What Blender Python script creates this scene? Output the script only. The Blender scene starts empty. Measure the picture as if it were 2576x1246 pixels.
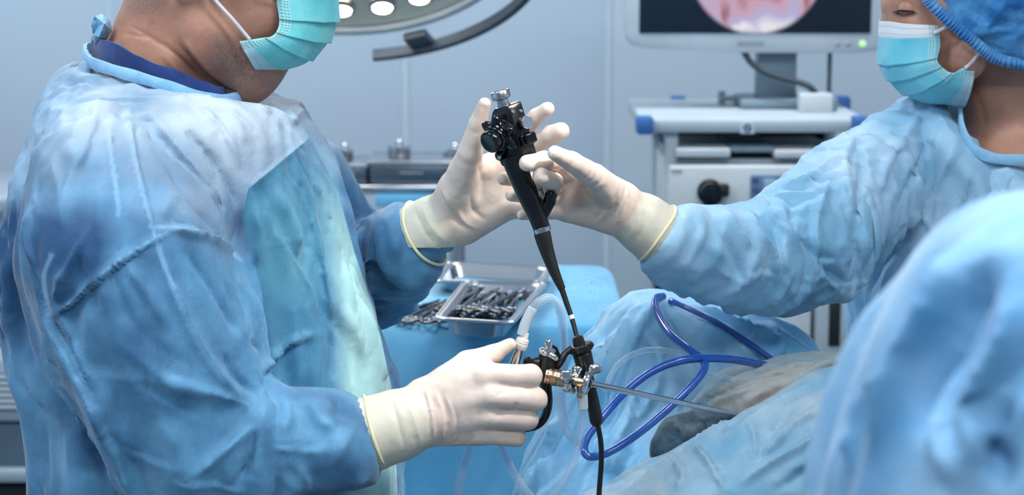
import bpy, bmesh, math, random
import numpy as np
from mathutils import Vector, Matrix
from mathutils.bvhtree import BVHTree

SC = bpy.context.scene
COL = SC.collection
# ------------------------------------------------------------------ camera
W, H = 2576.0, 1246.0
LENS = 70.0
F = W * LENS / 36.0
CZ = 1.60
PITCH = math.radians(9.33)
CP, SP = math.cos(PITCH), math.sin(PITCH)
cam_d = bpy.data.cameras.new('camera')
cam = bpy.data.objects.new('camera', cam_d)
COL.objects.link(cam)
cam.location = (0, 0, CZ)
cam.rotation_euler = (math.pi / 2 - PITCH, 0, 0)
cam_d.lens = LENS
cam_d.sensor_width = 36.0
cam_d.clip_start = 0.05
cam_d.dof.use_dof = True
cam_d.dof.focus_distance = 2.36
cam_d.dof.aperture_fstop = 6.2
SC.camera = cam
# ------------------------------------------------------------------ world, lights, exposure
SC.view_settings.view_transform = 'Standard'
SC.view_settings.look = 'None'
SC.view_settings.exposure = 0.0
SC.view_settings.gamma = 1.0
SC.view_settings.use_curve_mapping = False
try:
    SC.cycles.max_bounces = 5; SC.cycles.diffuse_bounces = 2; SC.cycles.glossy_bounces = 2; SC.cycles.transparent_max_bounces = 8
    SC.cycles.caustics_reflective = False; SC.cycles.caustics_refractive = False
    SC.cycles.adaptive_threshold = 0.06; SC.cycles.adaptive_min_samples = 12
except Exception:
    pass
wd = bpy.data.worlds.new('world')
SC.world = wd
wd.use_nodes = True
wd.node_tree.nodes['Background'].inputs[0].default_value = (0.66, 0.82, 1.0, 1)
wd.node_tree.nodes['Background'].inputs[1].default_value = 0.25

def area_light(name, loc, rot, sx, sy, power, color):
    d = bpy.data.lights.new(name, 'AREA')
    d.shape = 'RECTANGLE'; d.size = sx; d.size_y = sy
    d.energy = power; d.color = color
    o = bpy.data.objects.new(name, d); COL.objects.link(o)
    o.location = loc; o.rotation_euler = rot
    return o
COOL = (0.90, 0.96, 1.0)
CEIL = 3.05
PANELS = [(-1.35, 1.5), (0.80, 1.45), (-1.35, 4.4), (0.9, 4.4), (0.1, -0.1)]
PPOW = [33, 36, 42, 36, 36]
for (x, y), p in zip(PANELS, PPOW):
    area_light('ceiling_panel_light', (x, y, CEIL - 0.045), (0, 0, 0), 1.1, 0.55, p, COOL)
# operating lamp above the field (its housing is built below)
LAMP2 = Vector((0.80, 1.80, 2.30)); LAMP2_AIM = Vector((-0.13, 2.35, 1.13))
sd = bpy.data.lights.new('operating_lamp_light', 'SPOT')
sd.energy = 94; sd.color = (1.0, 0.93, 0.82); sd.spot_size = math.radians(20); sd.spot_blend = 0.7
sd.shadow_soft_size = 0.09
so = bpy.data.objects.new('operating_lamp_light', sd); COL.objects.link(so)
so.location = LAMP2 + (LAMP2_AIM - LAMP2).normalized() * 0.11
so.rotation_euler = (LAMP2_AIM - LAMP2).to_track_quat('-Z', 'Y').to_euler()

# ------------------------------------------------------------------ placing helpers
def P(px, py, Y):
    u = (px - W / 2) / F; v = (H / 2 - py) / F
    d = Vector((u, CP + v * SP, -SP + v * CP))
    t = Y / d.y
    return Vector((d.x * t, Y, CZ + d.z * t))
def PZ(px, py, z):
    u = (px - W / 2) / F; v = (H / 2 - py) / F
    d = Vector((u, CP + v * SP, -SP + v * CP))
    t = (z - CZ) / d.z
    return Vector((d.x * t, d.y * t, z))
def S(px, Y=2.28):
    return px * Y / F * 1.012
def proj(V):
    V = np.asarray(V, float)
    rx = V[:, 0]; ry = V[:, 1]; rz = V[:, 2] - CZ
    dep = ry * CP - rz * SP
    up = ry * SP + rz * CP
    return W / 2 + F * rx / dep, H / 2 - F * up / dep
def rgb(r, g, b):
    f = lambda c: (c / 255 / 12.92) if c / 255 <= 0.04045 else ((c / 255 + 0.055) / 1.055) ** 2.4
    return (f(r), f(g), f(b), 1.0)

# ------------------------------------------------------------------ materials
MATS = {}
def new_mat(name):
    m = bpy.data.materials.new(name); m.use_nodes = True
    nt = m.node_tree
    b = nt.nodes['Principled BSDF']
    return m, nt, b
def nd(nt, t, **kw):
    n = nt.nodes.new(t)
    for k, v in kw.items():
        if k.startswith('i_'):
            key = k[2:]
            n.inputs[int(key) if key.isdigit() else key.replace('_', ' ')].default_value = v
        else:
            setattr(n, k, v)
    return n
def ramp(nt, fac, stops):
    r = nt.nodes.new('ShaderNodeValToRGB')
    while len(r.color_ramp.elements) < len(stops): r.color_ramp.elements.new(0.5)
    for e, (p, c) in zip(r.color_ramp.elements, stops):
        e.position = p; e.color = c
    nt.links.new(fac, r.inputs[0])
    return r
def mix(nt, fac, a, b, blend='MIX'):
    m = nt.nodes.new('ShaderNodeMix'); m.data_type = 'RGBA'; m.blend_type = blend
    for sock, val in ((m.inputs[0], fac), (m.inputs[6], a), (m.inputs[7], b)):
        if hasattr(val, 'is_linked') or hasattr(val, 'links'): nt.links.new(val, sock)
        else: sock.default_value = val
    return m.outputs[2]
def M(name, col=(0.8, 0.8, 0.8, 1), rough=0.5, metal=0.0, var=0.06, nscale=6.0, bump=0.0, bscale=60.0, **kw):
    """plain procedural material: colour with a slight noise variation and fine relief"""
    if name in MATS: return MATS[name]
    m, nt, b = new_mat(name)
    tc = nd(nt, 'ShaderNodeTexCoord')
    n = nd(nt, 'ShaderNodeTexNoise', i_Scale=nscale, i_Detail=3.0)
    nt.links.new(tc.outputs['Object'], n.inputs['Vector'])
    c1 = tuple(max(0, c * (1 - var)) for c in col[:3]) + (1,)
    c2 = tuple(min(1, c * (1 + var)) for c in col[:3]) + (1,)
    r = ramp(nt, n.outputs[0], [(0.3, c1), (0.7, c2)])
    nt.links.new(r.outputs[0], b.inputs['Base Color'])
    b.inputs['Roughness'].default_value = rough
    b.inputs['Metallic'].default_value = metal
    if bump:
        n2 = nd(nt, 'ShaderNodeTexNoise', i_Scale=bscale, i_Detail=2.0)
        nt.links.new(tc.outputs['Object'], n2.inputs['Vector'])
        bp = nd(nt, 'ShaderNodeBump', i_Strength=bump, i_Distance=0.002)
        nt.links.new(n2.outputs[0], bp.inputs['Height'])
        nt.links.new(bp.outputs[0], b.inputs['Normal'])
    for k, v in kw.items():
        b.inputs[k.replace('_', ' ')].default_value = v
    MATS[name] = m
    return m
def emis(name, col, strength):
    if name in MATS: return MATS[name]
    m, nt, b = new_mat(name)
    b.inputs['Base Color'].default_value = col
    b.inputs['Emission Color'].default_value = col
    b.inputs['Emission Strength'].default_value = strength
    m.cycles.emission_sampling = 'NONE'
    MATS[name] = m
    return m

# ------------------------------------------------------------------ objects
def empty(name, label=None, cat=None, group=None, loc=(0, 0, 0)):
    o = bpy.data.objects.new(name, None); COL.objects.link(o)
    o.empty_display_size = 0.05; o.location = loc
    tag(o, label, cat, group)
    return o
def tag(o, label=None, cat=None, group=None, kind=None):
    if label: o['label'] = label
    if cat: o['category'] = cat
    if group: o['group'] = group
    if kind: o['kind'] = kind
    return o
def world_of(o):
    m = o.matrix_basis.copy()
    return m if o.parent is None else world_of(o.parent) @ o.matrix_parent_inverse @ m
def par(o, parent):
    if parent is not None:
        o.parent = parent
        o.matrix_parent_inverse = world_of(parent).inverted()
    return o
def link(name, me, mat=None, parent=None, smooth=True):
    o = bpy.data.objects.new(name, me); COL.objects.link(o)
    if mat is not None:
        for m in (mat if isinstance(mat, (list, tuple)) else [mat]): me.materials.append(m)
    if smooth: me.polygons.foreach_set('use_smooth', [True] * len(me.polygons))
    return par(o, parent)
def npmesh(name, V, Fq, mat=None, parent=None, smooth=True):
    V = np.asarray(V, dtype=np.float32); Fq = np.asarray(Fq, dtype=np.int32)
    me = bpy.data.meshes.new(name)
    k = Fq.shape[1]
    me.vertices.add(len(V)); me.vertices.foreach_set('co', V.ravel())
    me.loops.add(Fq.size); me.loops.foreach_set('vertex_index', Fq.ravel())
    me.polygons.add(len(Fq))
    me.polygons.foreach_set('loop_start', np.arange(0, Fq.size, k, dtype=np.int32))
    me.polygons.foreach_set('loop_total', np.full(len(Fq), k, dtype=np.int32))
    me.update(calc_edges=True); me.validate()
    return link(name, me, mat, parent, smooth)
class MB:
    """collects shapes into one mesh"""
    def __init__(s): s.bm = bmesh.new()
    def box(s, c, d, rot=None, bev=0.0, seg=2):
        bm = bmesh.new()
        bmesh.ops.create_cube(bm, size=1.0)
        for v in bm.verts: v.co = Vector((v.co.x * d[0], v.co.y * d[1], v.co.z * d[2]))
        if bev: bmesh.ops.bevel(bm, geom=bm.edges[:], offset=bev, segments=seg, affect='EDGES', profile=0.5)
        mtx = Matrix.Translation(Vector(c))
        if rot is not None: mtx = mtx @ (rot if isinstance(rot, Matrix) else Matrix.Rotation(rot, 4, 'Z'))
        bm.transform(mtx); s._merge(bm); return s
    def _merge(s, bm):
        me = bpy.data.meshes.new('tmp'); bm.to_mesh(me); bm.free(); s.bm.from_mesh(me); bpy.data.meshes.remove(me)
    def lathe(s, a, axis, prof, seg=28, caps=True, squash=None):
        """profile [(along, radius)] turned about axis from a"""
        a = Vector(a); ax = Vector(axis).normalized()
        t = ax.orthogonal().normalized(); b = ax.cross(t)
        rings = []
        for h, r in prof:
            rings.append([s.bm.verts.new(a + ax * h + (t * math.cos(2 * math.pi * i / seg) + b * math.sin(2 * math.pi * i / seg)) * max(r, 1e-5)) for i in range(seg)])
        for r0, r1 in zip(rings, rings[1:]):
            for i in range(seg):
                s.bm.faces.new((r0[i], r0[(i + 1) % seg], r1[(i + 1) % seg], r1[i]))
        if caps:
            s.bm.faces.new(rings[0][::-1]); s.bm.faces.new(rings[-1])
        return s
    def cyl(s, a, b, r, r2=None, seg=24, bev=0.0):
        a = Vector(a); b = Vector(b); L = (b - a).length
        r2 = r if r2 is None else r2
        pr = [(0, r), (L, r2)] if not bev else [(0, r - bev), (bev, r), (L - bev, r2), (L, r2 - bev)]
        return s.lathe(a, b - a, pr, seg)
    def tube(s, pts, r, seg=12, caps=True):
        pts = [Vector(p) for p in pts]; n = len(pts)
        rr = r if isinstance(r, (list, tuple)) else [r] * n
        tan = [(pts[min(i + 1, n - 1)] - pts[max(i - 1, 0)]).normalized() for i in range(n)]
        u = tan[0].orthogonal().normalized(); rings = []
        for i in range(n):
            u = (u - tan[i] * u.dot(tan[i])).normalized(); w = tan[i].cross(u)
            rings.append([s.bm.verts.new(pts[i] + (u * math.cos(2 * math.pi * k / seg) + w * math.sin(2 * math.pi * k / seg)) * rr[i]) for k in range(seg)])
        for r0, r1 in zip(rings, rings[1:]):
            for k in range(seg):
                s.bm.faces.new((r0[k], r0[(k + 1) % seg], r1[(k + 1) % seg], r1[k]))
        if caps:
            s.bm.faces.new(rings[0][::-1]); s.bm.faces.new(rings[-1])
        return s
    def prism(s, poly, off, bev=0.0):
        """closed polygon (3D points) extruded by the vector off"""
        bm = bmesh.new()
        vs = [bm.verts.new(Vector(p)) for p in poly]
        f = bm.faces.new(vs)
        r = bmesh.ops.extrude_face_region(bm, geom=[f])
        for e in r['geom']:
            if isinstance(e, bmesh.types.BMVert): e.co += Vector(off)
        bmesh.ops.recalc_face_normals(bm, faces=bm.faces[:])
        if bev: bmesh.ops.bevel(bm, geom=bm.edges[:], offset=bev, segments=2, affect='EDGES', profile=0.5)
        s._merge(bm); return s
    def ball(s, c, r, seg=20):
        rr = r if isinstance(r, (list, tuple)) else (r, r, r)
        bm = bmesh.new(); bmesh.ops.create_uvsphere(bm, u_segments=seg, v_segments=seg // 2 + 2, radius=1.0)
        bm.transform(Matrix.Translation(Vector(c)) @ Matrix.Diagonal((rr[0], rr[1], rr[2], 1)))
        s._merge(bm); return s
    def build(s, name, mat=None, parent=None, smooth=True, angle=38):
        bmesh.ops.recalc_face_normals(s.bm, faces=s.bm.faces[:])
        if smooth:
            for f in s.bm.faces: f.smooth = True
            lim = math.radians(angle)
            for e in s.bm.edges:
                if len(e.link_faces) == 2 and e.calc_face_angle(0) > lim: e.smooth = False
        me = bpy.data.meshes.new(name); s.bm.to_mesh(me); s.bm.free()
        return link(name, me, mat, parent, smooth=False)
def spline(pts, n=12):
    """Catmull-Rom through points of any dimension"""
    p = np.array([list(q) for q in pts], float)
    if len(p) < 3:
        t = np.linspace(0, 1, n)[:, None]; return p[0] + (p[-1] - p[0]) * t
    q = np.vstack([2 * p[0] - p[1], p, 2 * p[-1] - p[-2]]); out = []
    for i in range(len(p) - 1):
        p0, p1, p2, p3 = q[i:i + 4]
        t = np.linspace(0, 1, n, endpoint=False)[:, None]
        out.append(0.5 * (2 * p1 + (p2 - p0) * t + (2 * p0 - 5 * p1 + 4 * p2 - p3) * t ** 2 + (3 * p1 - p0 - 3 * p2 + p3) * t ** 3))
    out.append(p[-1:]); return np.vstack(out)
def PP(pts, n=10):
    """pixel path [(x, y, Y)] -> smooth list of points in the room"""
    return [P(*q) for q in spline(pts, n)]

# ------------------------------------------------------------------ implicit modelling
class Field:
    def __init__(s, lo, hi, h):
        s.lo = np.array(lo, float); s.h = h
        s.n = np.ceil((np.array(hi, float) - s.lo) / h).astype(int) + 1
        s.D = np.full(s.n, 1.0, np.float32)
    def _sub(s, lo, hi):
        i0 = np.clip(np.floor((np.array(lo) - s.lo) / s.h).astype(int), 0, s.n)
        i1 = np.clip(np.ceil((np.array(hi) - s.lo) / s.h).astype(int) + 1, 0, s.n)
        sl = tuple(slice(a, b) for a, b in zip(i0, i1))
        ax = [(s.lo[d] + s.h * np.arange(i0[d], i1[d])).astype(np.float32) for d in range(3)]
        return sl, ax[0][:, None, None], ax[1][None, :, None], ax[2][None, None, :]
    def _put(s, sl, d, k, sub=False):
        a = s.D[sl]
        if sub:
            h = np.clip(0.5 - 0.5 * (d + a) / max(k, 1e-6), 0, 1)
            s.D[sl] = a + (-d - a) * h + k * h * (1 - h); return
        if k <= 0: s.D[sl] = np.minimum(a, d); return
        h = np.clip(0.5 + 0.5 * (a - d) / k, 0, 1)
        s.D[sl] = a + (d - a) * h - k * h * (1 - h)
    def cone(s, a, b, r1, r2=None, k=0.004, sub=False):
        r2 = r1 if r2 is None else r2
        a = np.array(a, float); b = np.array(b, float); m = max(r1, r2) + k * 2 + 4 * s.h
        sl, X, Y, Z = s._sub(np.minimum(a, b) - m, np.maximum(a, b) + m)
        if s.D[sl].size == 0: return
        ba = b - a; L = max(ba @ ba, 1e-12)
        t = np.clip(((X - a[0]) * ba[0] + (Y - a[1]) * ba[1] + (Z - a[2]) * ba[2]) / L, 0, 1)
        d = np.sqrt((X - a[0] - t * ba[0]) ** 2 + (Y - a[1] - t * ba[1]) ** 2 + (Z - a[2] - t * ba[2]) ** 2) - (r1 + (r2 - r1) * t)
        s._put(sl, d.astype(np.float32), k, sub)
    def chain(s, pts, k=0.004):
        for (p, r), (q, r2) in zip(pts, pts[1:]): s.cone(p, q, r, r2, k)
    def ell(s, c, r, k=0.01, rot=None, sub=False):
        c = np.array(c, float); r = np.array(r, float); m = r.max() + k * 2 + 4 * s.h
        sl, X, Y, Z = s._sub(c - m, c + m)
        if s.D[sl].size == 0: return
        X = X - c[0]; Y = Y - c[1]; Z = Z - c[2]
        if rot is not None:
            R = np.array(rot.to_3x3()).T
            X, Y, Z = (R[i, 0] * X + R[i, 1] * Y + R[i, 2] * Z for i in range(3))
        k0 = np.sqrt((X / r[0]) ** 2 + (Y / r[1]) ** 2 + (Z / r[2]) ** 2)
        k1 = np.sqrt((X / r[0] ** 2) ** 2 + (Y / r[1] ** 2) ** 2 + (Z / r[2] ** 2) ** 2)
        d = k0 * (k0 - 1) / np.maximum(k1, 1e-6)
        s._put(sl, d.astype(np.float32), k, sub)
    def loft(s, rows, k=0.01, e=2.3):
        """rows [(z, cx, cy, a, b)] : horizontal superellipse sections"""
        rows = np.array(sorted(rows), float)
        rows = spline(rows, 6); rows = rows[np.argsort(rows[:, 0])]
        m = 4 * s.h + 2 * k
        lo = [(rows[:, 1] - rows[:, 3]).min() - m, (rows[:, 2] - rows[:, 4]).min() - m, rows[0, 0] - m]
        hi = [(rows[:, 1] + rows[:, 3]).max() + m, (rows[:, 2] + rows[:, 4]).max() + m, rows[-1, 0] + m]
        sl, X, Y, Z = s._sub(lo, hi)
        if s.D[sl].size == 0: return
        z = Z.ravel()
        cx, cy, a, b = (np.interp(z, rows[:, 0], rows[:, i])[None, None, :] for i in range(1, 5))
        q = ((np.abs(X - cx) / a) ** e + (np.abs(Y - cy) / b) ** e) ** (1 / e)
        d = (q - 1) * np.minimum(a, b)
        d = np.maximum(d, np.maximum(rows[0, 0] - Z, Z - rows[-1, 0]))
        s._put(sl, d.astype(np.float32), k)
    def collar_cut(s, c, n, r0, slope=0.9):
        """opens a neck hole: removes what lies above the plane (c, n), ever higher outside radius r0"""
        c = np.array(c); n = np.array(n) / np.linalg.norm(n)
        sl, X, Y, Z = s._sub(c - 0.4, c + 0.4)
        X = X - c[0]; Y = Y - c[1]; Z = Z - c[2]
        h = X * n[0] + Y * n[1] + Z * n[2]
        r = np.sqrt(np.maximum(X * X + Y * Y + Z * Z - h * h, 0))
        s.D[sl] = np.maximum(s.D[sl], (h - slope * np.maximum(r - r0, 0)).astype(np.float32))
    def mesh(s, smooth=2):
        D = s.D; lo = s.lo; h = s.h
        sg = D < 0
        c = np.zeros(tuple(s.n - 1), np.int8)
        for i in (0, 1):
            for j in (0, 1):
                for k in (0, 1):
                    c += sg[i:s.n[0] - 1 + i, j:s.n[1] - 1 + j, k:s.n[2] - 1 + k]
        mixd = (c > 0) & (c < 8)
        cells = np.argwhere(mixd); nv = len(cells)
        idx = np.full(mixd.shape, -1, np.int64); idx[mixd] = np.arange(nv)
        acc = np.zeros((nv, 3)); cnt = np.zeros(nv)
        corners = [(i, j, k) for i in (0, 1) for j in (0, 1) for k in (0, 1)]
        for a in corners:
            for d in range(3):
                if a[d] == 0:
                    b = list(a); b[d] = 1
                    da = D[cells[:, 0] + a[0], cells[:, 1] + a[1], cells[:, 2] + a[2]].astype(float)
                    db = D[cells[:, 0] + b[0], cells[:, 1] + b[1], cells[:, 2] + b[2]].astype(float)
                    cr = (da < 0) != (db < 0)
                    t = np.where(cr, da / np.where(cr, da - db, 1), 0)
                    p = np.zeros((nv, 3)); p[:] = a; p[:, d] += t
                    acc[cr] += p[cr]; cnt[cr] += 1
        V = lo + h * (cells + acc / cnt[:, None])
        Q = []
        for d in range(3):
            e1, e2 = [(1, 2), (2, 0), (0, 1)][d]
            sA = [slice(None)] * 3; sB = [slice(None)] * 3
            sA[d] = slice(0, -1); sB[d] = slice(1, None)
            ch = sg[tuple(sA)] != sg[tuple(sB)]
            ed = np.argwhere(ch)
            ok = (ed[:, e1] > 0) & (ed[:, e2] > 0) & (ed[:, e1] < s.n[e1] - 1) & (ed[:, e2] < s.n[e2] - 1)
            ed = ed[ok]
            ins = sg[ed[:, 0], ed[:, 1], ed[:, 2]]
            q = []
            for (o1, o2) in ((-1, -1), (0, -1), (0, 0), (-1, 0)):
                cc = ed.copy(); cc[:, e1] += o1; cc[:, e2] += o2
                q.append(idx[cc[:, 0], cc[:, 1], cc[:, 2]])
            q = np.stack(q, 1)
            q[~ins] = q[~ins][:, ::-1]
            Q.append(q)
        Q = np.vstack(Q)
        Q = Q[(Q >= 0).all(1)]
        for _ in range(smooth): V = relax(V, edges_of(Q), 0.5); V = relax(V, edges_of(Q), -0.45)
        return V, Q
_ecache = {}
def uniq(E):
    lo = np.minimum(E[:, 0], E[:, 1]).astype(np.int64); hi = np.maximum(E[:, 0], E[:, 1]).astype(np.int64)
    u, inv = np.unique(lo << 32 | hi, return_inverse=True)
    return np.stack([u >> 32, u & 0xffffffff], 1), inv
def edges_of(Q, diag=False):
    key = (id(Q), diag)
    if key in _ecache and _ecache[key][0] is Q: return _ecache[key][1]
    E = np.vstack([Q[:, [i, (i + 1) % Q.shape[1]]] for i in range(Q.shape[1])])
    if diag: E = np.vstack([E, Q[:, [0, 2]], Q[:, [1, 3]]])
    E = uniq(E)[0]
    if len(_ecache) > 3: _ecache.clear()
    _ecache[key] = (Q, E)
    return E
def scat(n, i, w): return np.stack([np.bincount(i, w[:, d], n) for d in range(3)], 1)
def relax(V, E, f):
    n = len(V)
    s = scat(n, E[:, 0], V[E[:, 1]]) + scat(n, E[:, 1], V[E[:, 0]])
    c = np.bincount(E.ravel(), minlength=n)[:, None]
    return V + f * (s / np.maximum(c, 1) - V)
def normals(V, Q):
    n = np.cross(V[Q[:, 2]] - V[Q[:, 0]], V[Q[:, 3]] - V[Q[:, 1]])
    N = np.zeros_like(V)
    for i in range(4): N += scat(len(V), Q[:, i], n)
    return N / np.maximum(np.linalg.norm(N, axis=1), 1e-12)[:, None]
def subdiv(V, Q, sm=0.5):
    n = len(V)
    E = np.vstack([Q[:, [i, (i + 1) % 4]] for i in range(4)])
    U, inv = uniq(E); inv = inv.ravel()
    ne = len(U); nq = len(Q)
    em = 0.5 * (V[U[:, 0]] + V[U[:, 1]]); fc = V[Q].mean(1)
    e = [n + inv[i * nq:(i + 1) * nq] for i in range(4)]; f = n + ne + np.arange(nq)
    NQ = np.vstack([np.stack([Q[:, i], e[i], f, e[(i + 3) % 4]], 1) for i in range(4)])
    NV = np.vstack([V, em, fc])
    if sm: NV = relax(NV, edges_of(NQ), sm)
    return NV, NQ
def vnoise(Pn, scale, seed=0):
    """3D value noise in -1..1"""
    p = Pn * scale + seed * 17.13
    i = np.floor(p).astype(np.int64); f = p - i; f = f * f * f * (f * (f * 6 - 15) + 10)
    def hsh(a, b, c):
        h = (a * 73856093) ^ (b * 19349663) ^ (c * 83492791) ^ (seed * 2654435761)
        h = (h ^ (h >> 13)) * 1274126177; h = h ^ (h >> 16)
        return (h & 0xffff) / 32767.5 - 1.0
    r = 0
    for dx in (0, 1):
        wx = f[:, 0] if dx else 1 - f[:, 0]
        for dy in (0, 1):
            wy = f[:, 1] if dy else 1 - f[:, 1]
            for dz in (0, 1):
                wz = f[:, 2] if dz else 1 - f[:, 2]
                r = r + wx * wy * wz * hsh(i[:, 0] + dx, i[:, 1] + dy, i[:, 2] + dz)
    return r
def ridged(X, scale, seed):
    return 1 - 2.2 * np.abs(vnoise(X, scale, seed)) ** 0.8
def crumple(V, Q, excess, amp, iters=60, seed=1, bend=0.02, nscale=9.0, inward=0.6, stretch=(1.0, 1.0, 1.0), tilt=0.0):
    """cloth with too much material buckles into folds around the base surface"""
    V0 = V.copy(); N0 = normals(V, Q); E = edges_of(Q, True); n = len(V)
    d0 = np.linalg.norm(V[E[:, 0]] - V[E[:, 1]], axis=1)
    mid = 0.5 * (V[E[:, 0]] + V[E[:, 1]])
    ex = excess * (0.8 + 1.1 * vnoise(mid, nscale * 0.35, seed + 5))
    L = d0 * (1 + np.maximum(ex, 0))
    c, s_ = math.cos(tilt), math.sin(tilt)
    X = np.stack([(c * V[:, 0] + s_ * V[:, 2]) * stretch[0], V[:, 1] * stretch[1], (-s_ * V[:, 0] + c * V[:, 2]) * stretch[2]], 1)
    X = X + 0.35 / nscale * np.stack([vnoise(V, nscale * 0.6, seed + 20 + i) for i in range(3)], 1)
    x = V + N0 * (amp * (0.75 * ridged(X, nscale, seed) + 0.3 * ridged(X, nscale * 2.1, seed + 1)))[:, None]
    cnt = np.bincount(E.ravel(), minlength=n)[:, None]
    for it in range(iters):
        d = x[E[:, 1]] - x[E[:, 0]]; l = np.linalg.norm(d, axis=1)
        cc = d * (0.5 * (l - L) / np.maximum(l, 1e-9))[:, None]
        x = x + 1.5 * (scat(n, E[:, 0], cc) - scat(n, E[:, 1], cc)) / cnt
        if bend: x = relax(x, E, bend)
        o = x - V0; hN = (o * N0).sum(1)
        t = o - hN[:, None] * N0; tl = np.linalg.norm(t, axis=1)
        t *= np.minimum(1, amp * 0.8 / np.maximum(tl, 1e-9))[:, None]
        hN = np.clip(hN, -amp * inward, amp)
        x = V0 + t + hN[:, None] * N0
    return x
def settle(V, Q, grow, steps, passes=3, g=0.0004, out=0.045, inn=0.008, bend=0.03, seed=1, nscale=10.0, kick=0.002, slide=0.03, pin=None, vgrow=None):
    """let loose cloth hang and buckle over the body surface V: gravity, stretch constraints, contact with the body"""
    V0 = V.copy(); N0 = normals(V, Q); E = edges_of(Q, True); n = len(V); i0, i1 = E[:, 0], E[:, 1]
    dv = V[i1] - V[i0]; d0 = np.linalg.norm(dv, axis=1)
    mid = 0.5 * (V[i0] + V[i1])
    ex = grow * np.clip(1.0 + 0.8 * vnoise(mid, nscale * 0.4, seed + 5), 0.1, 2)
    if vgrow is not None:
        # folds run along a slowly turning direction: material is added across it only
        ang = vgrow[0] + vgrow[1] * vnoise(mid, nscale * 0.45, seed + 9)
        fd = np.stack([np.sin(ang), 0.35 * vnoise(mid, nscale * 0.4, seed + 11), -np.cos(ang)], 1); fd /= np.linalg.norm(fd, axis=1)[:, None]
        al = (dv * fd).sum(1) / np.maximum(d0, 1e-9)
        ex = grow * np.clip(0.15 + 2.2 * vnoise(mid, nscale * 0.5, seed + 5), 0, 1.6) * (1 - al ** 2)
    if pin is not None: ex = ex * (1 - 0.5 * (pin[i0] + pin[i1]))
    L = d0 * (1 + ex)
    x = V + N0 * (kick * vnoise(V, nscale, seed) + 0.5 * kick * vnoise(V, nscale * 2.3, seed + 1))[:, None]
    cnt = np.bincount(E.ravel(), minlength=n)[:, None]
    free = np.ones(n) if pin is None else 1 - pin
    lim_o = out * free + 0.001; lim_i = inn * free + 0.001; lim_t = slide * free + 0.0005
    for it in range(steps):
        x[:, 2] -= g * free
        for _ in range(passes):
            d = x[i1] - x[i0]; l = np.sqrt((d * d).sum(1))
            cc = d * (0.5 * (l - L) / np.maximum(l, 1e-9))[:, None]
            x += 1.6 * (scat(n, i0, cc) - scat(n, i1, cc)) / cnt
        x = relax(x, E, bend)
        o = x - V0; hN = (o * N0).sum(1)
        t = o - hN[:, None] * N0; tl = np.sqrt((t * t).sum(1))
        t *= np.minimum(1, lim_t / np.maximum(tl, 1e-9))[:, None]
        hN = np.clip(hN, -lim_i, lim_o)
        x = V0 + t + hN[:, None] * N0
    return x
def press(V, N, pts, nrm, w, hm, kind):
    """push one fold with centre line pts (normals nrm) into the vertex array V along its normals N"""
    m = 3.2 * w
    sel = np.where(((V > pts.min(0) - m) & (V < pts.max(0) + m)).all(1))[0]
    if len(sel) == 0: return
    X = V[sel]; best = np.full(len(sel), 1e9); sd = np.zeros(len(sel)); tt = np.zeros(len(sel)); total = len(pts) - 1
    for i in range(total):
        a, b = pts[i], pts[i + 1]; ba = b - a; L = max(ba @ ba, 1e-12)
        t = np.clip(((X - a) @ ba) / L, 0, 1); r = X - a - t[:, None] * ba
        dist = np.sqrt((r * r).sum(1)); up = dist < best
        side = np.cross(ba, -nrm[i]); side /= np.linalg.norm(side) + 1e-12
        best = np.where(up, dist, best); sd = np.where(up, r @ side, sd); tt = np.where(up, (i + t) / total, tt)
    ok = best < m
    taper = np.clip(np.minimum(tt, 1 - tt) / 0.3, 0, 1); taper = taper * taper * (3 - 2 * taper)
    if kind == 'r': disp = np.exp(-(best / w) ** 1.4)
    elif kind == 'v': disp = -np.exp(-(best / w) ** 1.4)
    else:
        g = sd / w; endd = np.exp(-np.maximum(best ** 2 - sd ** 2, 0) / w ** 2)
        if kind == 's': disp = np.tanh(2.2 * g) * np.exp(-np.abs(g) / 1.6) * endd
        else:           # 'f': gentle rise to a crest, steep fall into a crease
            up_ = np.clip(1 + g / 2.4, 0, 1) ** 1.8
            dn = np.where(g < 0.9, 1 - 1.3 * np.clip(g / 0.9, 0, 1) ** 1.4, -0.3 * np.exp(-(np.clip(g, 0.9, 9) - 0.9) / 0.8))
            disp = np.where(g < 0, up_, dn) * endd
    V[sel] += N[sel] * (hm * disp * taper * ok)[:, None]
def strokes(V, Q, items):
    """items: (pixel path, half width px, height mm, kind); folds traced where the photo shows them, laid on the surface"""
    V = V.copy(); N = normals(V, Q)
    bvh = BVHTree.FromPolygons(V.tolist(), Q.tolist())
    for path, wpx, hmm, kind in items:
        pts = []; nn = []
        for q in spline(path, 6):
            d = (P(q[0], q[1], 1.0) - Vector((0, 0, CZ))).normalized()
            hit = bvh.ray_cast(Vector((0, 0, CZ)), d)
            if hit[0] is not None: pts.append(list(hit[0])); nn.append(list(hit[1]))
        if len(pts) < 2: continue
        pts = np.array(pts); press(V, N, pts, np.array(nn), S(wpx, pts[:, 1].mean()), hmm * 0.001, kind)
    return V
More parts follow.
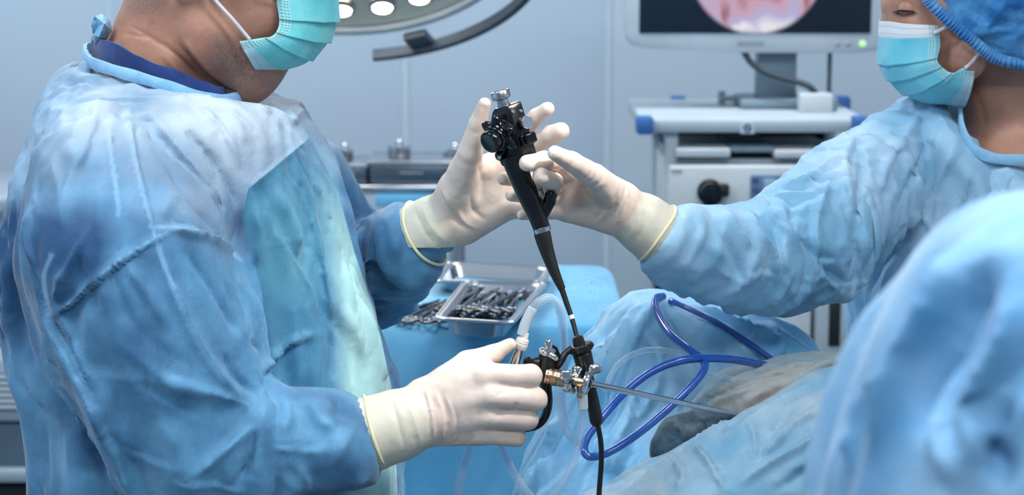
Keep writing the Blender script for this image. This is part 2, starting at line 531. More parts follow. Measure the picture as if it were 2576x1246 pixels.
def foldfield(V, Q, count, length, width, height, ang, seed, nscale=4.0, zmin=-9, kinds='ffr'):
    """many long folds following a slowly turning direction over the whole cloth"""
    V = V.copy(); N = normals(V, Q); rnd = random.Random(seed)
    bvh = BVHTree.FromPolygons(V.tolist(), Q.tolist())
    cand = np.where(V[:, 2] > zmin)[0]
    for k in range(count):
        p = Vector(V[cand[rnd.randrange(len(cand))]]); Lk = rnd.uniform(*length); n_ = max(4, int(Lk / 0.022)); st = Lk / n_
        a0 = ang[0] + ang[1] * float(vnoise(np.array([list(p)]), nscale, seed)[0]) + rnd.gauss(0, 0.18); bendk = rnd.gauss(0, 0.05)
        pts = []; nn = []
        for i in range(n_):
            hit = bvh.find_nearest(p)
            if hit[0] is None: break
            pts.append(list(hit[0])); nn.append(list(hit[1]))
            a_ = a0 + bendk * i
            fd = Vector((math.sin(a_), 0.25 * math.sin(k * 1.7), -math.cos(a_))); fd = fd - hit[1] * fd.dot(hit[1])
            if fd.length < 0.2: break
            p = hit[0] + fd.normalized() * st
        if len(pts) < 4: continue
        hh = rnd.uniform(*height) * (1 if rnd.random() < 0.7 else -0.6)
        pp_ = np.array(pts); nq = np.array(nn)
        if rnd.random() < 0.5: pp_, nq = pp_[::-1], nq[::-1]
        press(V, N, pp_, nq, rnd.uniform(*width), hh, kinds[k % len(kinds)])
    return V
def in_poly_sd(x, y, poly):
    """signed distance in pixels to a closed polygon, positive inside"""
    best = np.full(len(x), 1e9); ins = np.zeros(len(x), bool); n = len(poly)
    for i in range(n):
        ax, ay = poly[i]; bx, by = poly[(i + 1) % n]
        dx, dy = bx - ax, by - ay; L = dx * dx + dy * dy + 1e-9
        t = np.clip(((x - ax) * dx + (y - ay) * dy) / L, 0, 1)
        best = np.minimum(best, np.hypot(x - ax - t * dx, y - ay - t * dy))
        c = ((ay > y) != (by > y)) & (x < (bx - ax) * (y - ay) / (by - ay + 1e-12) + ax)
        ins ^= c
    return np.where(ins, best, -best)
def attr(o, name, vals):
    a = o.data.attributes.new(name, 'FLOAT', 'POINT'); a.data.foreach_set('value', np.asarray(vals, np.float32))
# ------------------------------------------------------------------ the room
WALLM = M('wall_panel_paint', rgb(194, 212, 229), 0.55, var=0.025, nscale=1.2)
COLM = M('wall_column_paint', rgb(200, 216, 230), 0.5, var=0.02, nscale=1.2)
CEILM = M('ceiling_paint', rgb(222, 228, 234), 0.7, var=0.02)
FLOORM = M('floor_vinyl', rgb(120, 140, 152), 0.4, var=0.08, nscale=2.5)
YWALL = 6.2
def struct(name, mb, m):
    o = mb.build(name, m, None); o['kind'] = 'structure'; return o
struct('floor', MB().box((0, 2.65, -0.05), (6.2, 7.4, 0.1)), FLOORM)
struct('ceiling', MB().box((0, 2.65, CEIL + 0.05), (6.2, 7.4, 0.1)), CEILM)
struct('wall_left', MB().box((-2.95, 2.65, CEIL / 2), (0.1, 7.4, CEIL)), WALLM)
struct('wall_right', MB().box((2.95, 2.65, CEIL / 2), (0.1, 7.4, CEIL)), WALLM)
wb_ = struct('wall_back', MB().box((0, YWALL + 0.095, CEIL / 2), (6.2, 0.12, CEIL)), M('wall_joint', rgb(196, 210, 224), 0.6))
ex = [-2.9] + [P(px, 300, YWALL).x for px in (-520, 290, 1022, 1526, 2330)] + [2.9]
for i, (a, b) in enumerate(zip(ex, ex[1:])):
    col = i == 4
    MB().box(((a + b) / 2, YWALL + 0.0, CEIL / 2), (b - a - 0.001, 0.08, CEIL), None, 0.002).build('wall_panel', COLM if col else WALLM, wb_)
for x_ in ex[1:-1]: MB().box((x_, YWALL - 0.042, CEIL / 2), (0.022, 0.006, CEIL - 0.01)).build('joint_strip', COLM, wb_)
struct('baseboard_back', MB().box((0, YWALL - 0.06, 0.06), (5.8, 0.03, 0.12), None, 0.005), M('baseboard_grey', rgb(150, 164, 176), 0.5))
for i, (x, y) in enumerate(PANELS):
    e = empty('ceiling_light', ['rectangular ceiling light panel above the man', 'rectangular ceiling light panel above the patient', 'rectangular ceiling light panel by the back wall, left', 'rectangular ceiling light panel above the monitor cart', 'rectangular ceiling light panel nearest the camera'][i], 'ceiling light', 'ceiling light panels', (x, y, CEIL))
    mb = MB()
    for dx, dy, sx, sy in ((0, .30, 1.2, .04), (0, -.30, 1.2, .04), (.58, 0, .04, .6), (-.58, 0, .04, .6)): mb.box((x + dx, y + dy, CEIL - 0.02), (sx, sy, 0.04))
    mb.build('frame', M('lamp_frame_white', rgb(230, 232, 236), 0.5), e)
    MB().box((x, y, CEIL - 0.012), (1.12, 0.56, 0.014)).build('diffuser', emis('diffuser_glow', (0.85, 0.93, 1, 1), 2.0), e)
# ------------------------------------------------------------------ cloth, glove and skin materials
def math_node(nt, op, a, b=None):
    n = nt.nodes.new('ShaderNodeMath'); n.operation = op
    for i, v in enumerate((a, b)):
        if v is None: continue
        if isinstance(v, (int, float)): n.inputs[i].default_value = v
        else: nt.links.new(v, n.inputs[i])
    return n.outputs[0]
def cloth(name, dark, light, nscale=5.0, weave=360.0, wstr=0.25, crinkle=0.35, cscale=38.0, rough=0.55, panel=None, second=None, transp=0.0, transl=0.25, patch=None, seamcol=rgb(150, 204, 242)):
    m, nt, b = new_mat(name); L = nt.links
    tc = nd(nt, 'ShaderNodeTexCoord'); oc = tc.outputs['Object']
    n = nd(nt, 'ShaderNodeTexNoise', i_Scale=nscale, i_Detail=3.0, i_Roughness=0.6); L.new(oc, n.inputs['Vector'])
    col = ramp(nt, n.outputs[0], [(0.40, dark), (0.60, light)]).outputs[0]
    nb = nd(nt, 'ShaderNodeTexNoise', i_Scale=nscale * 3.1, i_Detail=4.0, i_Roughness=0.65); L.new(oc, nb.inputs['Vector'])
    col = mix(nt, ramp(nt, nb.outputs[0], [(0.42, (0.0, 0, 0, 1)), (0.66, (0.45, 0.45, 0.45, 1))]).outputs[0], col, dark)
    sm = nd(nt, 'ShaderNodeAttribute', attribute_name='seam')
    col = mix(nt, math_node(nt, 'MULTIPLY', sm.outputs['Fac'], 0.45), col, seamcol)
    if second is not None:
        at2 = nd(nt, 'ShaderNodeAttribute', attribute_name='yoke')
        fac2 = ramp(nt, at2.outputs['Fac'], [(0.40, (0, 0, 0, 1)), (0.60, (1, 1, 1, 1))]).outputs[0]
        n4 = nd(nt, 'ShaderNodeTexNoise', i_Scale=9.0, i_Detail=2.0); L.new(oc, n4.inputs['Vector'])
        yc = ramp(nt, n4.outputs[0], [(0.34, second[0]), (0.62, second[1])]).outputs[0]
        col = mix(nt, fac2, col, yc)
    if panel is not None:
        at = nd(nt, 'ShaderNodeAttribute', attribute_name='panel')
        n3 = nd(nt, 'ShaderNodeTexNoise', i_Scale=7.0, i_Detail=2.0); L.new(oc, n3.inputs['Vector'])
        pc = ramp(nt, n3.outputs[0], [(0.34, panel[0]), (0.68, panel[1])]).outputs[0]
        fac = ramp(nt, at.outputs['Fac'], [(0.49, (0, 0, 0, 1)), (0.51, (1, 1, 1, 1))]).outputs[0]
        st = nd(nt, 'ShaderNodeAttribute', attribute_name='lit_strip')
        pc = mix(nt, st.outputs['Fac'], pc, panel[2])  # lamp light on the belly side, painted into the panel colour
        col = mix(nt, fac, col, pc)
    if patch is not None:
        at3 = nd(nt, 'ShaderNodeAttribute', attribute_name='skinny')
        col = mix(nt, at3.outputs['Fac'], col, patch)
    sx = nd(nt, 'ShaderNodeSeparateXYZ'); L.new(oc, sx.inputs[0])
    kk = weave * 6.2832
    wa = math_node(nt, 'SINE', math_node(nt, 'MULTIPLY', math_node(nt, 'ADD', sx.outputs[0], math_node(nt, 'MULTIPLY', sx.outputs[1], 0.6)), kk))
    wb_n = math_node(nt, 'SINE', math_node(nt, 'MULTIPLY', math_node(nt, 'ADD', sx.outputs[2], math_node(nt, 'MULTIPLY', sx.outputs[1], 0.4)), kk))
    wv = math_node(nt, 'MULTIPLY_ADD', math_node(nt, 'MULTIPLY', wa, wb_n), 0.5)
    wv.node.inputs[2].default_value = 0.5
    dots = ramp(nt, wv, [(0.25, (0.80, 0.86, 0.90, 1)), (0.6, (1, 1, 1, 1))]).outputs[0]
    col = mix(nt, 0.45, col, dots, 'MULTIPLY')
    L.new(col, b.inputs['Base Color'])
    n2 = nd(nt, 'ShaderNodeTexNoise', i_Scale=cscale, i_Detail=3.0, i_Roughness=0.6); L.new(oc, n2.inputs['Vector'])
    bp = nd(nt, 'ShaderNodeBump', i_Strength=crinkle, i_Distance=0.004); L.new(n2.outputs[0], bp.inputs['Height'])
    bp2 = nd(nt, 'ShaderNodeBump', i_Strength=wstr, i_Distance=0.0008)
    L.new(wv, bp2.inputs['Height']); L.new(bp.outputs[0], bp2.inputs['Normal'])
    L.new(bp2.outputs[0], b.inputs['Normal'])
    b.inputs['Roughness'].default_value = rough
    b.inputs['Sheen Weight'].default_value = 0.25
    b.inputs['Specular IOR Level'].default_value = 0.4
    out = nt.nodes['Material Output']
    tl = nd(nt, 'ShaderNodeBsdfTranslucent'); L.new(col, tl.inputs[0])
    ms = nd(nt, 'ShaderNodeMixShader'); ms.inputs[0].default_value = transl
    L.new(b.outputs[0], ms.inputs[1]); L.new(tl.outputs[0], ms.inputs[2]); sh = ms.outputs[0]
    if transp > 0:
        tp = nd(nt, 'ShaderNodeBsdfTransparent'); m2 = nd(nt, 'ShaderNodeMixShader'); m2.inputs[0].default_value = transp
        L.new(sh, m2.inputs[1]); L.new(tp.outputs[0], m2.inputs[2]); sh = m2.outputs[0]
    L.new(sh, out.inputs[0])
    return m
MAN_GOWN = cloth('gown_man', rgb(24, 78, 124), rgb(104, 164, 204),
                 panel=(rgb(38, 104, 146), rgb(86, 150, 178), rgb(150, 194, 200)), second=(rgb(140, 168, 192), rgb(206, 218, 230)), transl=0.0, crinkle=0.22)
WOM_GOWN = cloth('gown_woman', rgb(134, 188, 222), rgb(186, 218, 242), transl=0.0, crinkle=0.22)
BAND = cloth('gown_band', rgb(130, 190, 232), rgb(160, 210, 242), nscale=20, crinkle=0.5, transl=0.0)
DRAPE = cloth('drape_blue', rgb(112, 190, 240), rgb(170, 218, 248), nscale=4, transl=0.0)
TABLEDRAPE = cloth('drape_table', rgb(96, 178, 222), rgb(122, 196, 234), nscale=3, transl=0.0, crinkle=0.2)
NEARDRAPE = cloth('drape_near', rgb(78, 140, 186), rgb(146, 188, 220), nscale=4, transl=0.0, crinkle=0.15)
GAUZE = cloth('drape_gauze', rgb(178, 200, 208), rgb(214, 220, 216), nscale=9, transp=0.42, transl=0.0, weave=300, wstr=0.2)
GAUZEB = cloth('drape_gauze_blue', rgb(130, 188, 222), rgb(192, 216, 230), nscale=7, transp=0.26, transl=0.0, weave=300, wstr=0.2)
SCRUB = cloth('scrub_navy', rgb(20, 50, 110), rgb(34, 76, 150), nscale=14, weave=700, crinkle=0.25, transl=0.0)

def glove_mat():
    m, nt, b = new_mat('latex_glove'); L = nt.links
    oc = nd(nt, 'ShaderNodeTexCoord').outputs['Object']
    n = nd(nt, 'ShaderNodeTexNoise', i_Scale=14.0, i_Detail=4.0, i_Distortion=0.5); L.new(oc, n.inputs['Vector'])
    col = ramp(nt, n.outputs[0], [(0.30, rgb(212, 190, 177)), (0.52, rgb(224, 204, 193)), (0.72, rgb(234, 219, 210))]).outputs[0]
    at = nd(nt, 'ShaderNodeAttribute', attribute_name='cuff')
    col = mix(nt, at.outputs['Fac'], col, rgb(208, 203, 188))
    L.new(col, b.inputs['Base Color'])
    n2 = nd(nt, 'ShaderNodeTexNoise', i_Scale=120.0, i_Detail=3.0); L.new(oc, n2.inputs['Vector'])
    bp = nd(nt, 'ShaderNodeBump', i_Strength=0.12, i_Distance=0.001); L.new(n2.outputs[0], bp.inputs['Height'])
    L.new(bp.outputs[0], b.inputs['Normal'])
    b.inputs['Roughness'].default_value = 0.5
    b.inputs['Subsurface Weight'].default_value = 0.0
    b.inputs['Subsurface Radius'].default_value = (0.006, 0.004, 0.003)
    b.inputs['Subsurface Scale'].default_value = 1.0
    b.inputs['Specular IOR Level'].default_value = 0.35
    return m
GLOVE = glove_mat()
RIM = M('glove_rim', rgb(236, 226, 186), 0.45)
def skin_mat(name, a, b_, c, freck=0.0):
    m, nt, b = new_mat(name); L = nt.links
    oc = nd(nt, 'ShaderNodeTexCoord').outputs['Object']
    n = nd(nt, 'ShaderNodeTexNoise', i_Scale=16.0, i_Detail=6.0, i_Roughness=0.65); L.new(oc, n.inputs['Vector'])
    col = ramp(nt, n.outputs[0], [(0.3, a), (0.5, b_), (0.72, c)]).outputs[0]
    if freck:
        v = nd(nt, 'ShaderNodeTexVoronoi', i_Scale=62.0); L.new(oc, v.inputs['Vector'])
        sp = ramp(nt, v.outputs['Distance'], [(0.06, (1, 1, 1, 1)), (0.10, (0, 0, 0, 1))]).outputs[0]
        n5 = nd(nt, 'ShaderNodeTexNoise', i_Scale=23.0); L.new(oc, n5.inputs['Vector'])
        gate = ramp(nt, n5.outputs[0], [(0.52, (0, 0, 0, 1)), (0.6, (1, 1, 1, 1))]).outputs[0]
        f = math_node(nt, 'MULTIPLY', math_node(nt, 'MULTIPLY', sp, gate), freck)
        col = mix(nt, f, col, rgb(84, 48, 40))
    at = nd(nt, 'ShaderNodeAttribute', attribute_name='stubble')
    n6 = nd(nt, 'ShaderNodeTexNoise', i_Scale=420.0, i_Detail=2.0); L.new(oc, n6.inputs['Vector'])
    f2 = math_node(nt, 'MULTIPLY', at.outputs['Fac'], ramp(nt, n6.outputs[0], [(0.40, (0.25, 0.25, 0.25, 1)), (0.6, (0.75, 0.75, 0.75, 1))]).outputs[0])
    col = mix(nt, f2, col, rgb(92, 88, 90))
    L.new(col, b.inputs['Base Color'])
    n2 = nd(nt, 'ShaderNodeTexNoise', i_Scale=260.0, i_Detail=2.0); L.new(oc, n2.inputs['Vector'])
    n7 = nd(nt, 'ShaderNodeTexNoise', i_Scale=40.0, i_Detail=2.0); L.new(oc, n7.inputs['Vector'])
    bp0 = nd(nt, 'ShaderNodeBump', i_Strength=0.2, i_Distance=0.002); L.new(n7.outputs[0], bp0.inputs['Height'])
    bp = nd(nt, 'ShaderNodeBump', i_Strength=0.35, i_Distance=0.0006); L.new(n2.outputs[0], bp.inputs['Height'])
    L.new(bp0.outputs[0], bp.inputs['Normal']); L.new(bp.outputs[0], b.inputs['Normal'])
    b.inputs['Roughness'].default_value = 0.5
    b.inputs['Subsurface Weight'].default_value = 0.0
    b.inputs['Subsurface Radius'].default_value = (0.008, 0.003, 0.002)
    b.inputs['Subsurface Scale'].default_value = 1.0
    return m
SKIN_M = skin_mat('skin_man', rgb(150, 104, 88), rgb(172, 124, 104), rgb(190, 142, 120), 0.6)
SKIN_W = skin_mat('skin_woman', rgb(170, 122, 104), rgb(186, 138, 118), rgb(198, 152, 132))
SKIN_P = skin_mat('skin_patient', rgb(214, 168, 132), rgb(230, 190, 156), rgb(240, 208, 178))
HAIR_M = M('hair_grey', rgb(74, 66, 64), 0.6, bump=0.9, bscale=300)
HAIR_W = M('hair_dark', rgb(40, 30, 28), 0.5, bump=0.9, bscale=200)

def mask_mat(name, c0, c1):
    m, nt, b = new_mat(name); L = nt.links
    oc = nd(nt, 'ShaderNodeTexCoord').outputs['Object']
    n = nd(nt, 'ShaderNodeTexNoise', i_Scale=22.0, i_Detail=5.0, i_Roughness=0.6); L.new(oc, n.inputs['Vector'])
    col = ramp(nt, n.outputs[0], [(0.3, c0), (0.7, c1)]).outputs[0]
    mu = nd(nt, 'ShaderNodeAttribute', attribute_name='mu').outputs['Fac']   # 0 middle .. 1 side edge
    mv = nd(nt, 'ShaderNodeAttribute', attribute_name='mv').outputs['Fac']   # 0 top hem .. 1 bottom hem
    def band(src, a, c, e=0.004):
        return ramp(nt, src, [(max(a - e, 0), (0, 0, 0, 1)), (a + e, (1, 1, 1, 1)), (c - e, (1, 1, 1, 1)), (min(c + e, 1), (0, 0, 0, 1))]).outputs[0]
    top = ramp(nt, mv, [(0.128, (1, 1, 1, 1)), (0.136, (0, 0, 0, 1))]).outputs[0]
    col = mix(nt, top, col, rgb(232, 236, 242))
    bot = ramp(nt, mv, [(0.935, (0, 0, 0, 1)), (0.942, (1, 1, 1, 1))]).outputs[0]
    col = mix(nt, math_node(nt, 'MULTIPLY', bot, 0.75), col, rgb(196, 222, 236))
    side = ramp(nt, mu, [(0.90, (0, 0, 0, 1)), (0.905, (1, 1, 1, 1))]).outputs[0]
    col = mix(nt, math_node(nt, 'MULTIPLY', side, 0.3), col, rgb(214, 238, 240))
    # welded dots along hems and sides
    def dots(along, fa, rowm):
        w = math_node(nt, 'SINE', math_node(nt, 'MULTIPLY', along, fa))
        return math_node(nt, 'MULTIPLY', ramp(nt, w, [(0.25, (0, 0, 0, 1)), (0.45, (1, 1, 1, 1))]).outputs[0], rowm)
    d = None
    for src, a, c, al, fa in ((mv, 0.036, 0.046, mu, 300), (mv, 0.096, 0.106, mu, 300), (mv, 0.118, 0.128, mu, 300),
                              (mv, 0.944, 0.950, mu, 330), (mv, 0.958, 0.964, mu, 330), (mv, 0.972, 0.978, mu, 330),
                              (mu, 0.915, 0.930, mv, 230), (mu, 0.942, 0.957, mv, 230), (mu, 0.969, 0.984, mv, 230)):
        x = dots(al, fa, band(src, a, c, 0.0015))
        d = x if d is None else math_node(nt, 'MAXIMUM', d, x)
    col = mix(nt, math_node(nt, 'MULTIPLY', d, 0.75), col, rgb(30, 110, 130))
    L.new(col, b.inputs['Base Color'])
    n2 = nd(nt, 'ShaderNodeTexNoise', i_Scale=60.0, i_Detail=5.0); L.new(oc, n2.inputs['Vector'])
    bp = nd(nt, 'ShaderNodeBump', i_Strength=0.3, i_Distance=0.002); L.new(n2.outputs[0], bp.inputs['Height'])
    L.new(bp.outputs[0], b.inputs['Normal'])
    b.inputs['Roughness'].default_value = 0.6; b.inputs['Sheen Weight'].default_value = 0.2
    return m
MASK_M = mask_mat('mask_teal', rgb(84, 196, 204), rgb(128, 220, 222))
MASK_W = mask_mat('mask_cyan', rgb(92, 194, 220), rgb(132, 214, 230))
LOOP = M('ear_loop', rgb(226, 224, 232), 0.6)
# ------------------------------------------------------------------ people
def build_mask(parent, mat, side, prof, Yc, near, name='face_mask', nu=64, nv=150, pleats=(0.40, 0.58, 0.76), amp=0.0026):
    """side, prof: pixel points with a parameter (x, y, v) from top hem to bottom hem; near: depth of the side edge per v"""
    vs = np.linspace(0, 1, nv)
    sp_ = np.array(side, float); pr = np.array(prof, float)
    def samp(a):
        s = spline(a, 14); o = np.argsort(s[:, 2], kind='stable'); s = s[o]
        return np.stack([np.interp(vs, s[:, 2], s[:, 0]), np.interp(vs, s[:, 2], s[:, 1])], 1)
    A = samp(sp_); B = samp(pr)
    nearv = np.interp(vs, [q[0] for q in near], [q[1] for q in near])
    us = np.linspace(-1, 1, nu)
    V = np.zeros((nv, nu, 3))
    saw = np.zeros(nv)
    for p in pleats:
        t = vs - p; saw += np.where(t < 0, np.exp(t / 0.075), 0) * 1.0 - np.where(t >= 0, np.exp(-t / 0.05), 0) * 0.35
    for i in range(nv):
        E = P(A[i, 0], A[i, 1], nearv[i]); C = P(B[i, 0], B[i, 1], Yc)
        ph = np.abs(us) * math.pi / 2
        cs = np.cos(ph) ** 0.8; sn = np.sin(ph)
        V[i, :, 0] = E.x + (C.x - E.x) * cs
        V[i, :, 2] = E.z + (C.z - E.z) * cs
        V[i, :, 1] = Yc + np.sign(us) * -1 * (Yc - nearv[i]) * -sn * -1
        V[i, :, 1] = Yc - np.sign(us) * (Yc - nearv[i]) * sn
        fade = 0.35 + 0.65 * np.clip((1 - np.abs(us)) / 0.5, 0, 1)
        out = np.stack([(C.x - E.x) * cs, -np.sign(us) * (Yc - nearv[i]) * sn, (C.z - E.z) * cs], 1)
        out /= np.linalg.norm(out, axis=1)[:, None] + 1e-9
        V[i] += out * (saw[i] * amp * fade)[:, None]
    VV = V.reshape(-1, 3)
    VV = VV + 0.0012 * np.stack([vnoise(VV, 45, s) for s in (3, 4, 5)], 1)
    ii = np.arange(nv - 1)[:, None] * nu + np.arange(nu - 1)[None, :]
    Q = np.stack([ii, ii + 1, ii + nu + 1, ii + nu], -1).reshape(-1, 4)
    o = npmesh(name, VV, Q, mat, parent)
    attr(o, 'mu', np.tile(np.abs(us), nv)); attr(o, 'mv', np.repeat(vs, nu))
    md = o.modifiers.new('thickness', 'SOLIDIFY'); md.thickness = 0.0009
    return o
def band_strip(name, path, width, mat, parent, Yoff=0.0, th=0.0022, n=10, tilt=0.0):
    """folded cloth band along a path of room points; width in metres, upright"""
    pts = np.array([list(p) for p in path]); m = len(pts)
    mb = MB(); rings = []
    tan = np.gradient(pts, axis=0); tan /= np.linalg.norm(tan, axis=1)[:, None]
    cen = pts.mean(0)
    for i in range(m):
        t = Vector(tan[i]); up = Vector((0, 0, 1)); up = (up - t * up.dot(t)).normalized()
        o = t.cross(up).normalized()
        if o.dot(Vector(pts[i] - cen)) < 0: o = -o
        up2 = (up + o * (-tilt)).normalized()
        w = width * (1 + 0.05 * math.sin(i * 0.61))
        c = Vector(pts[i]); ring = []
        for (a, b) in ((-0.5, -th), (-0.5, th), (-0.25, th * 1.7), (0.25, th * 1.7), (0.5, th), (0.5, -th)):
            ring.append(mb.bm.verts.new(c + up2 * (a * w) + o * b))
        rings.append(ring)
    for r0, r1 in zip(rings, rings[1:]):
        for k in range(6): mb.bm.faces.new((r0[k], r0[(k + 1) % 6], r1[(k + 1) % 6], r1[k]))
    mb.bm.faces.new(rings[0]); mb.bm.faces.new(rings[-1][::-1])
    return mb.build(name, mat, parent, angle=60)
def rows_px(rows):
    out = []
    for (py, xl, xr, Yc, b) in rows:
        a = P(xl, py, Yc); c = P(xr, py, Yc)
        out.append((a.z, (a.x + c.x) / 2, Yc, (c.x - a.x) / 2, b))
    return out
def chain_px(F_, pts, k=0.012):
    F_.chain([(P(x, y, Y), S(r, Y)) for (x, y, Y, r) in pts], k)
def gown_mesh(F_, seed, folds, ang=(0.35, 0.9), ex=0.10, n1=210, n2=330, zmin=0.8, hs=1.8):
    V, Q = F_.mesh(2)
    V = settle(V, Q, ex, 30, 3, 0.0, 0.022, 0.010, 0.06, seed, 5.0, 0.004, vgrow=ang)
    V, Q = subdiv(V, Q, 0.5)
    V = foldfield(V, Q, n1, (0.10, 0.34), (0.010, 0.022), (0.005, 0.012), ang, seed, zmin=zmin)
    V, Q = subdiv(V, Q, 0.35)
    V = strokes(V, Q, [(p, w, min(h * hs, 10), 'f' if k == 's' else k) for (p, w, h, k) in folds if w >= 9])
    V = foldfield(V, Q, n2, (0.05, 0.18), (0.005, 0.009), (0.0016, 0.0042), (ang[0], 1.4), seed + 1, 7.0, zmin=zmin)
    V = strokes(V, Q, [(p, w, min(h * hs, 10), 'f' if k == 's' else k) for (p, w, h, k) in folds if w < 9])
    return V, Q
def near_chain(V, pts):
    """signed distance to a chain of pixel round cones"""
    best = np.full(len(V), 9.0)
    for (p, q) in zip(pts, pts[1:]):
        a = np.array(P(*p[:3])); b = np.array(P(*q[:3])); ba = b - a
        t_ = np.clip(((V - a) @ ba) / (ba @ ba), 0, 1)
        best = np.minimum(best, np.linalg.norm(V - a - t_[:, None] * ba, axis=1) - (S(p[3], p[2]) * (1 - t_) + S(q[3], q[2]) * t_))
    return best

def tuck(V, cuff, inset=0.006, reach=0.02):
    """sleeve cloth slips under the glove cuff"""
    V = V.copy(); a = np.array(P(*cuff[0][:3])); b = np.array(P(*cuff[-1][:3])); ba = b - a; L = np.linalg.norm(ba); ax = ba / L
    t_ = (V - a) @ ax; r = np.interp(t_ / L, [0, 1], [S(cuff[0][3], cuff[0][2]), S(cuff[-1][3], cuff[-1][2])])
    rad = V - a - t_[:, None] * ax; d = np.linalg.norm(rad, axis=1)
    k = np.where((t_ > -0.004) & (t_ < L * 1.3) & (d < r + reach), np.minimum(1, (r - inset) / np.maximum(d, 1e-9)), 1)
    k2 = np.where((t_ > -0.03) & (t_ <= -0.004) & (d < r + reach + 0.01), np.minimum(1, (r + 0.004 + (-0.004 - t_) * 0.9) / np.maximum(d, 1e-9)), 1)
    return a + t_[:, None] * ax + rad * (k * k2)[:, None]
def soften(V, Q, cuff, R=0.10, it=8):
    c = np.array(P(*cuff[0][:3])); w = np.clip(1 - np.linalg.norm(V - c, axis=1) / (R + S(cuff[0][3])), 0, 1); w = np.clip(w * 2.2, 0, 1)[:, None]
    E = edges_of(Q)
    for _ in range(it): V = V + w * (relax(V, E, 0.5) - V)
    return V
def press_collar(V, c, n, r0, slope, drop=0.003):
    c = np.array(c); n = np.array(n) / np.linalg.norm(n); d = V - c; h = d @ n; r = np.linalg.norm(d - h[:, None] * n, axis=1)
    lim = slope * np.maximum(r - r0, 0) - drop
    ex_ = np.where(r < 0.26, np.maximum(h - lim, 0), 0)
    return V - ex_[:, None] * n
def seam_attr(V, paths, w, Ymax):
    x_, y_ = proj(V); best = np.full(len(V), 1e9)
    for p_ in paths:
        q_ = spline(p_, 8)
        for (ax, ay), (bx, by) in zip(q_, q_[1:]):
            dx, dy = bx - ax, by - ay; t_ = np.clip(((x_ - ax) * dx + (y_ - ay) * dy) / (dx * dx + dy * dy + 1e-9), 0, 1)
            best = np.minimum(best, np.hypot(x_ - ax - t_ * dx, y_ - ay - t_ * dy))
    return np.where(V[:, 1] < Ymax, np.clip((w - best) / (w * 0.4), 0, 1), 0)
CUFF_R = [(938, 1090, 2.212, 97), (1000, 1070, 2.216, 90), (1070, 1045, 2.222, 78)]
CUFF_L = [(1066, 590, 2.468, 88), (1100, 570, 2.462, 80), (1140, 548, 2.456, 66)]
CUFF_W = [(1648, 585, 2.408, 79), (1615, 560, 2.406, 73), (1575, 535, 2.403, 60)]
# ---- the man
man = empty('person', 'man in pale blue surgical gown and teal face mask holding the endoscope', 'person', loc=(P(450, 600, 2.42).x, 2.42, 0))
YM = 2.42
f = Field((-0.70, 1.98, 0.30), (-0.04, 2.82, 1.52), 0.015)
f.loft(rows_px([(140, 225, 545, YM, .07), (175, 172, 620, YM, .088), (205, 150, 662, YM, .112), (232, 132, 692, YM, .150), (265, 118, 728, YM, .195), (300, 104, 752, YM, .212), (345, 90, 780, YM, .218), (430, 60, 825, YM, .225),
                (550, 32, 868, YM, .222), (650, 20, 896, YM, .22), (760, 28, 930, YM, .215), (900, 48, 965, YM, .21),
                (1000, 76, 988, YM, .21), (1246, 86, 1003, YM, .21), (1700, 60, 1010, YM, .22), (2150, 40, 1010, YM, .23)]), 0.01)
UPARM = [(250, 400, 2.245, 132), (262, 490, 2.21, 190), (310, 640, 2.19, 262), (358, 800, 2.18, 262), (425, 970, 2.17, 230), (475, 1115, 2.165, 185)]
FOREARM = [(475, 1130, 2.165, 178), (640, 1122, 2.17, 152), (790, 1112, 2.19, 130), (905, 1098, 2.205, 106), (965, 1088, 2.21, 84)]
chain_px(f, UPARM, 0.010)
chain_px(f, FOREARM, 0.014)
chain_px(f, [(900, 1098, 2.204, 108), (936, 1091, 2.211, 99)], 0.010)
chain_px(f, [(895, 1135, 2.20, 82), (950, 1188, 2.212, 32), (1000, 1200, 2.222, 12)], 0.012)
chain_px(f, [(795, 420, 2.60, 72), (865, 600, 2.64, 95), (905, 690, 2.62, 108), (1000, 640, 2.53, 106), (1060, 600, 2.48, 94), (1085, 580, 2.46, 60)], 0.014)
chain_px(f, [(1030, 612, 2.478, 104), (1062, 592, 2.469, 91)], 0.010)
chain_px(f, [(1060, 645, 2.48, 58), (1118, 660, 2.47, 28)], 0.014)
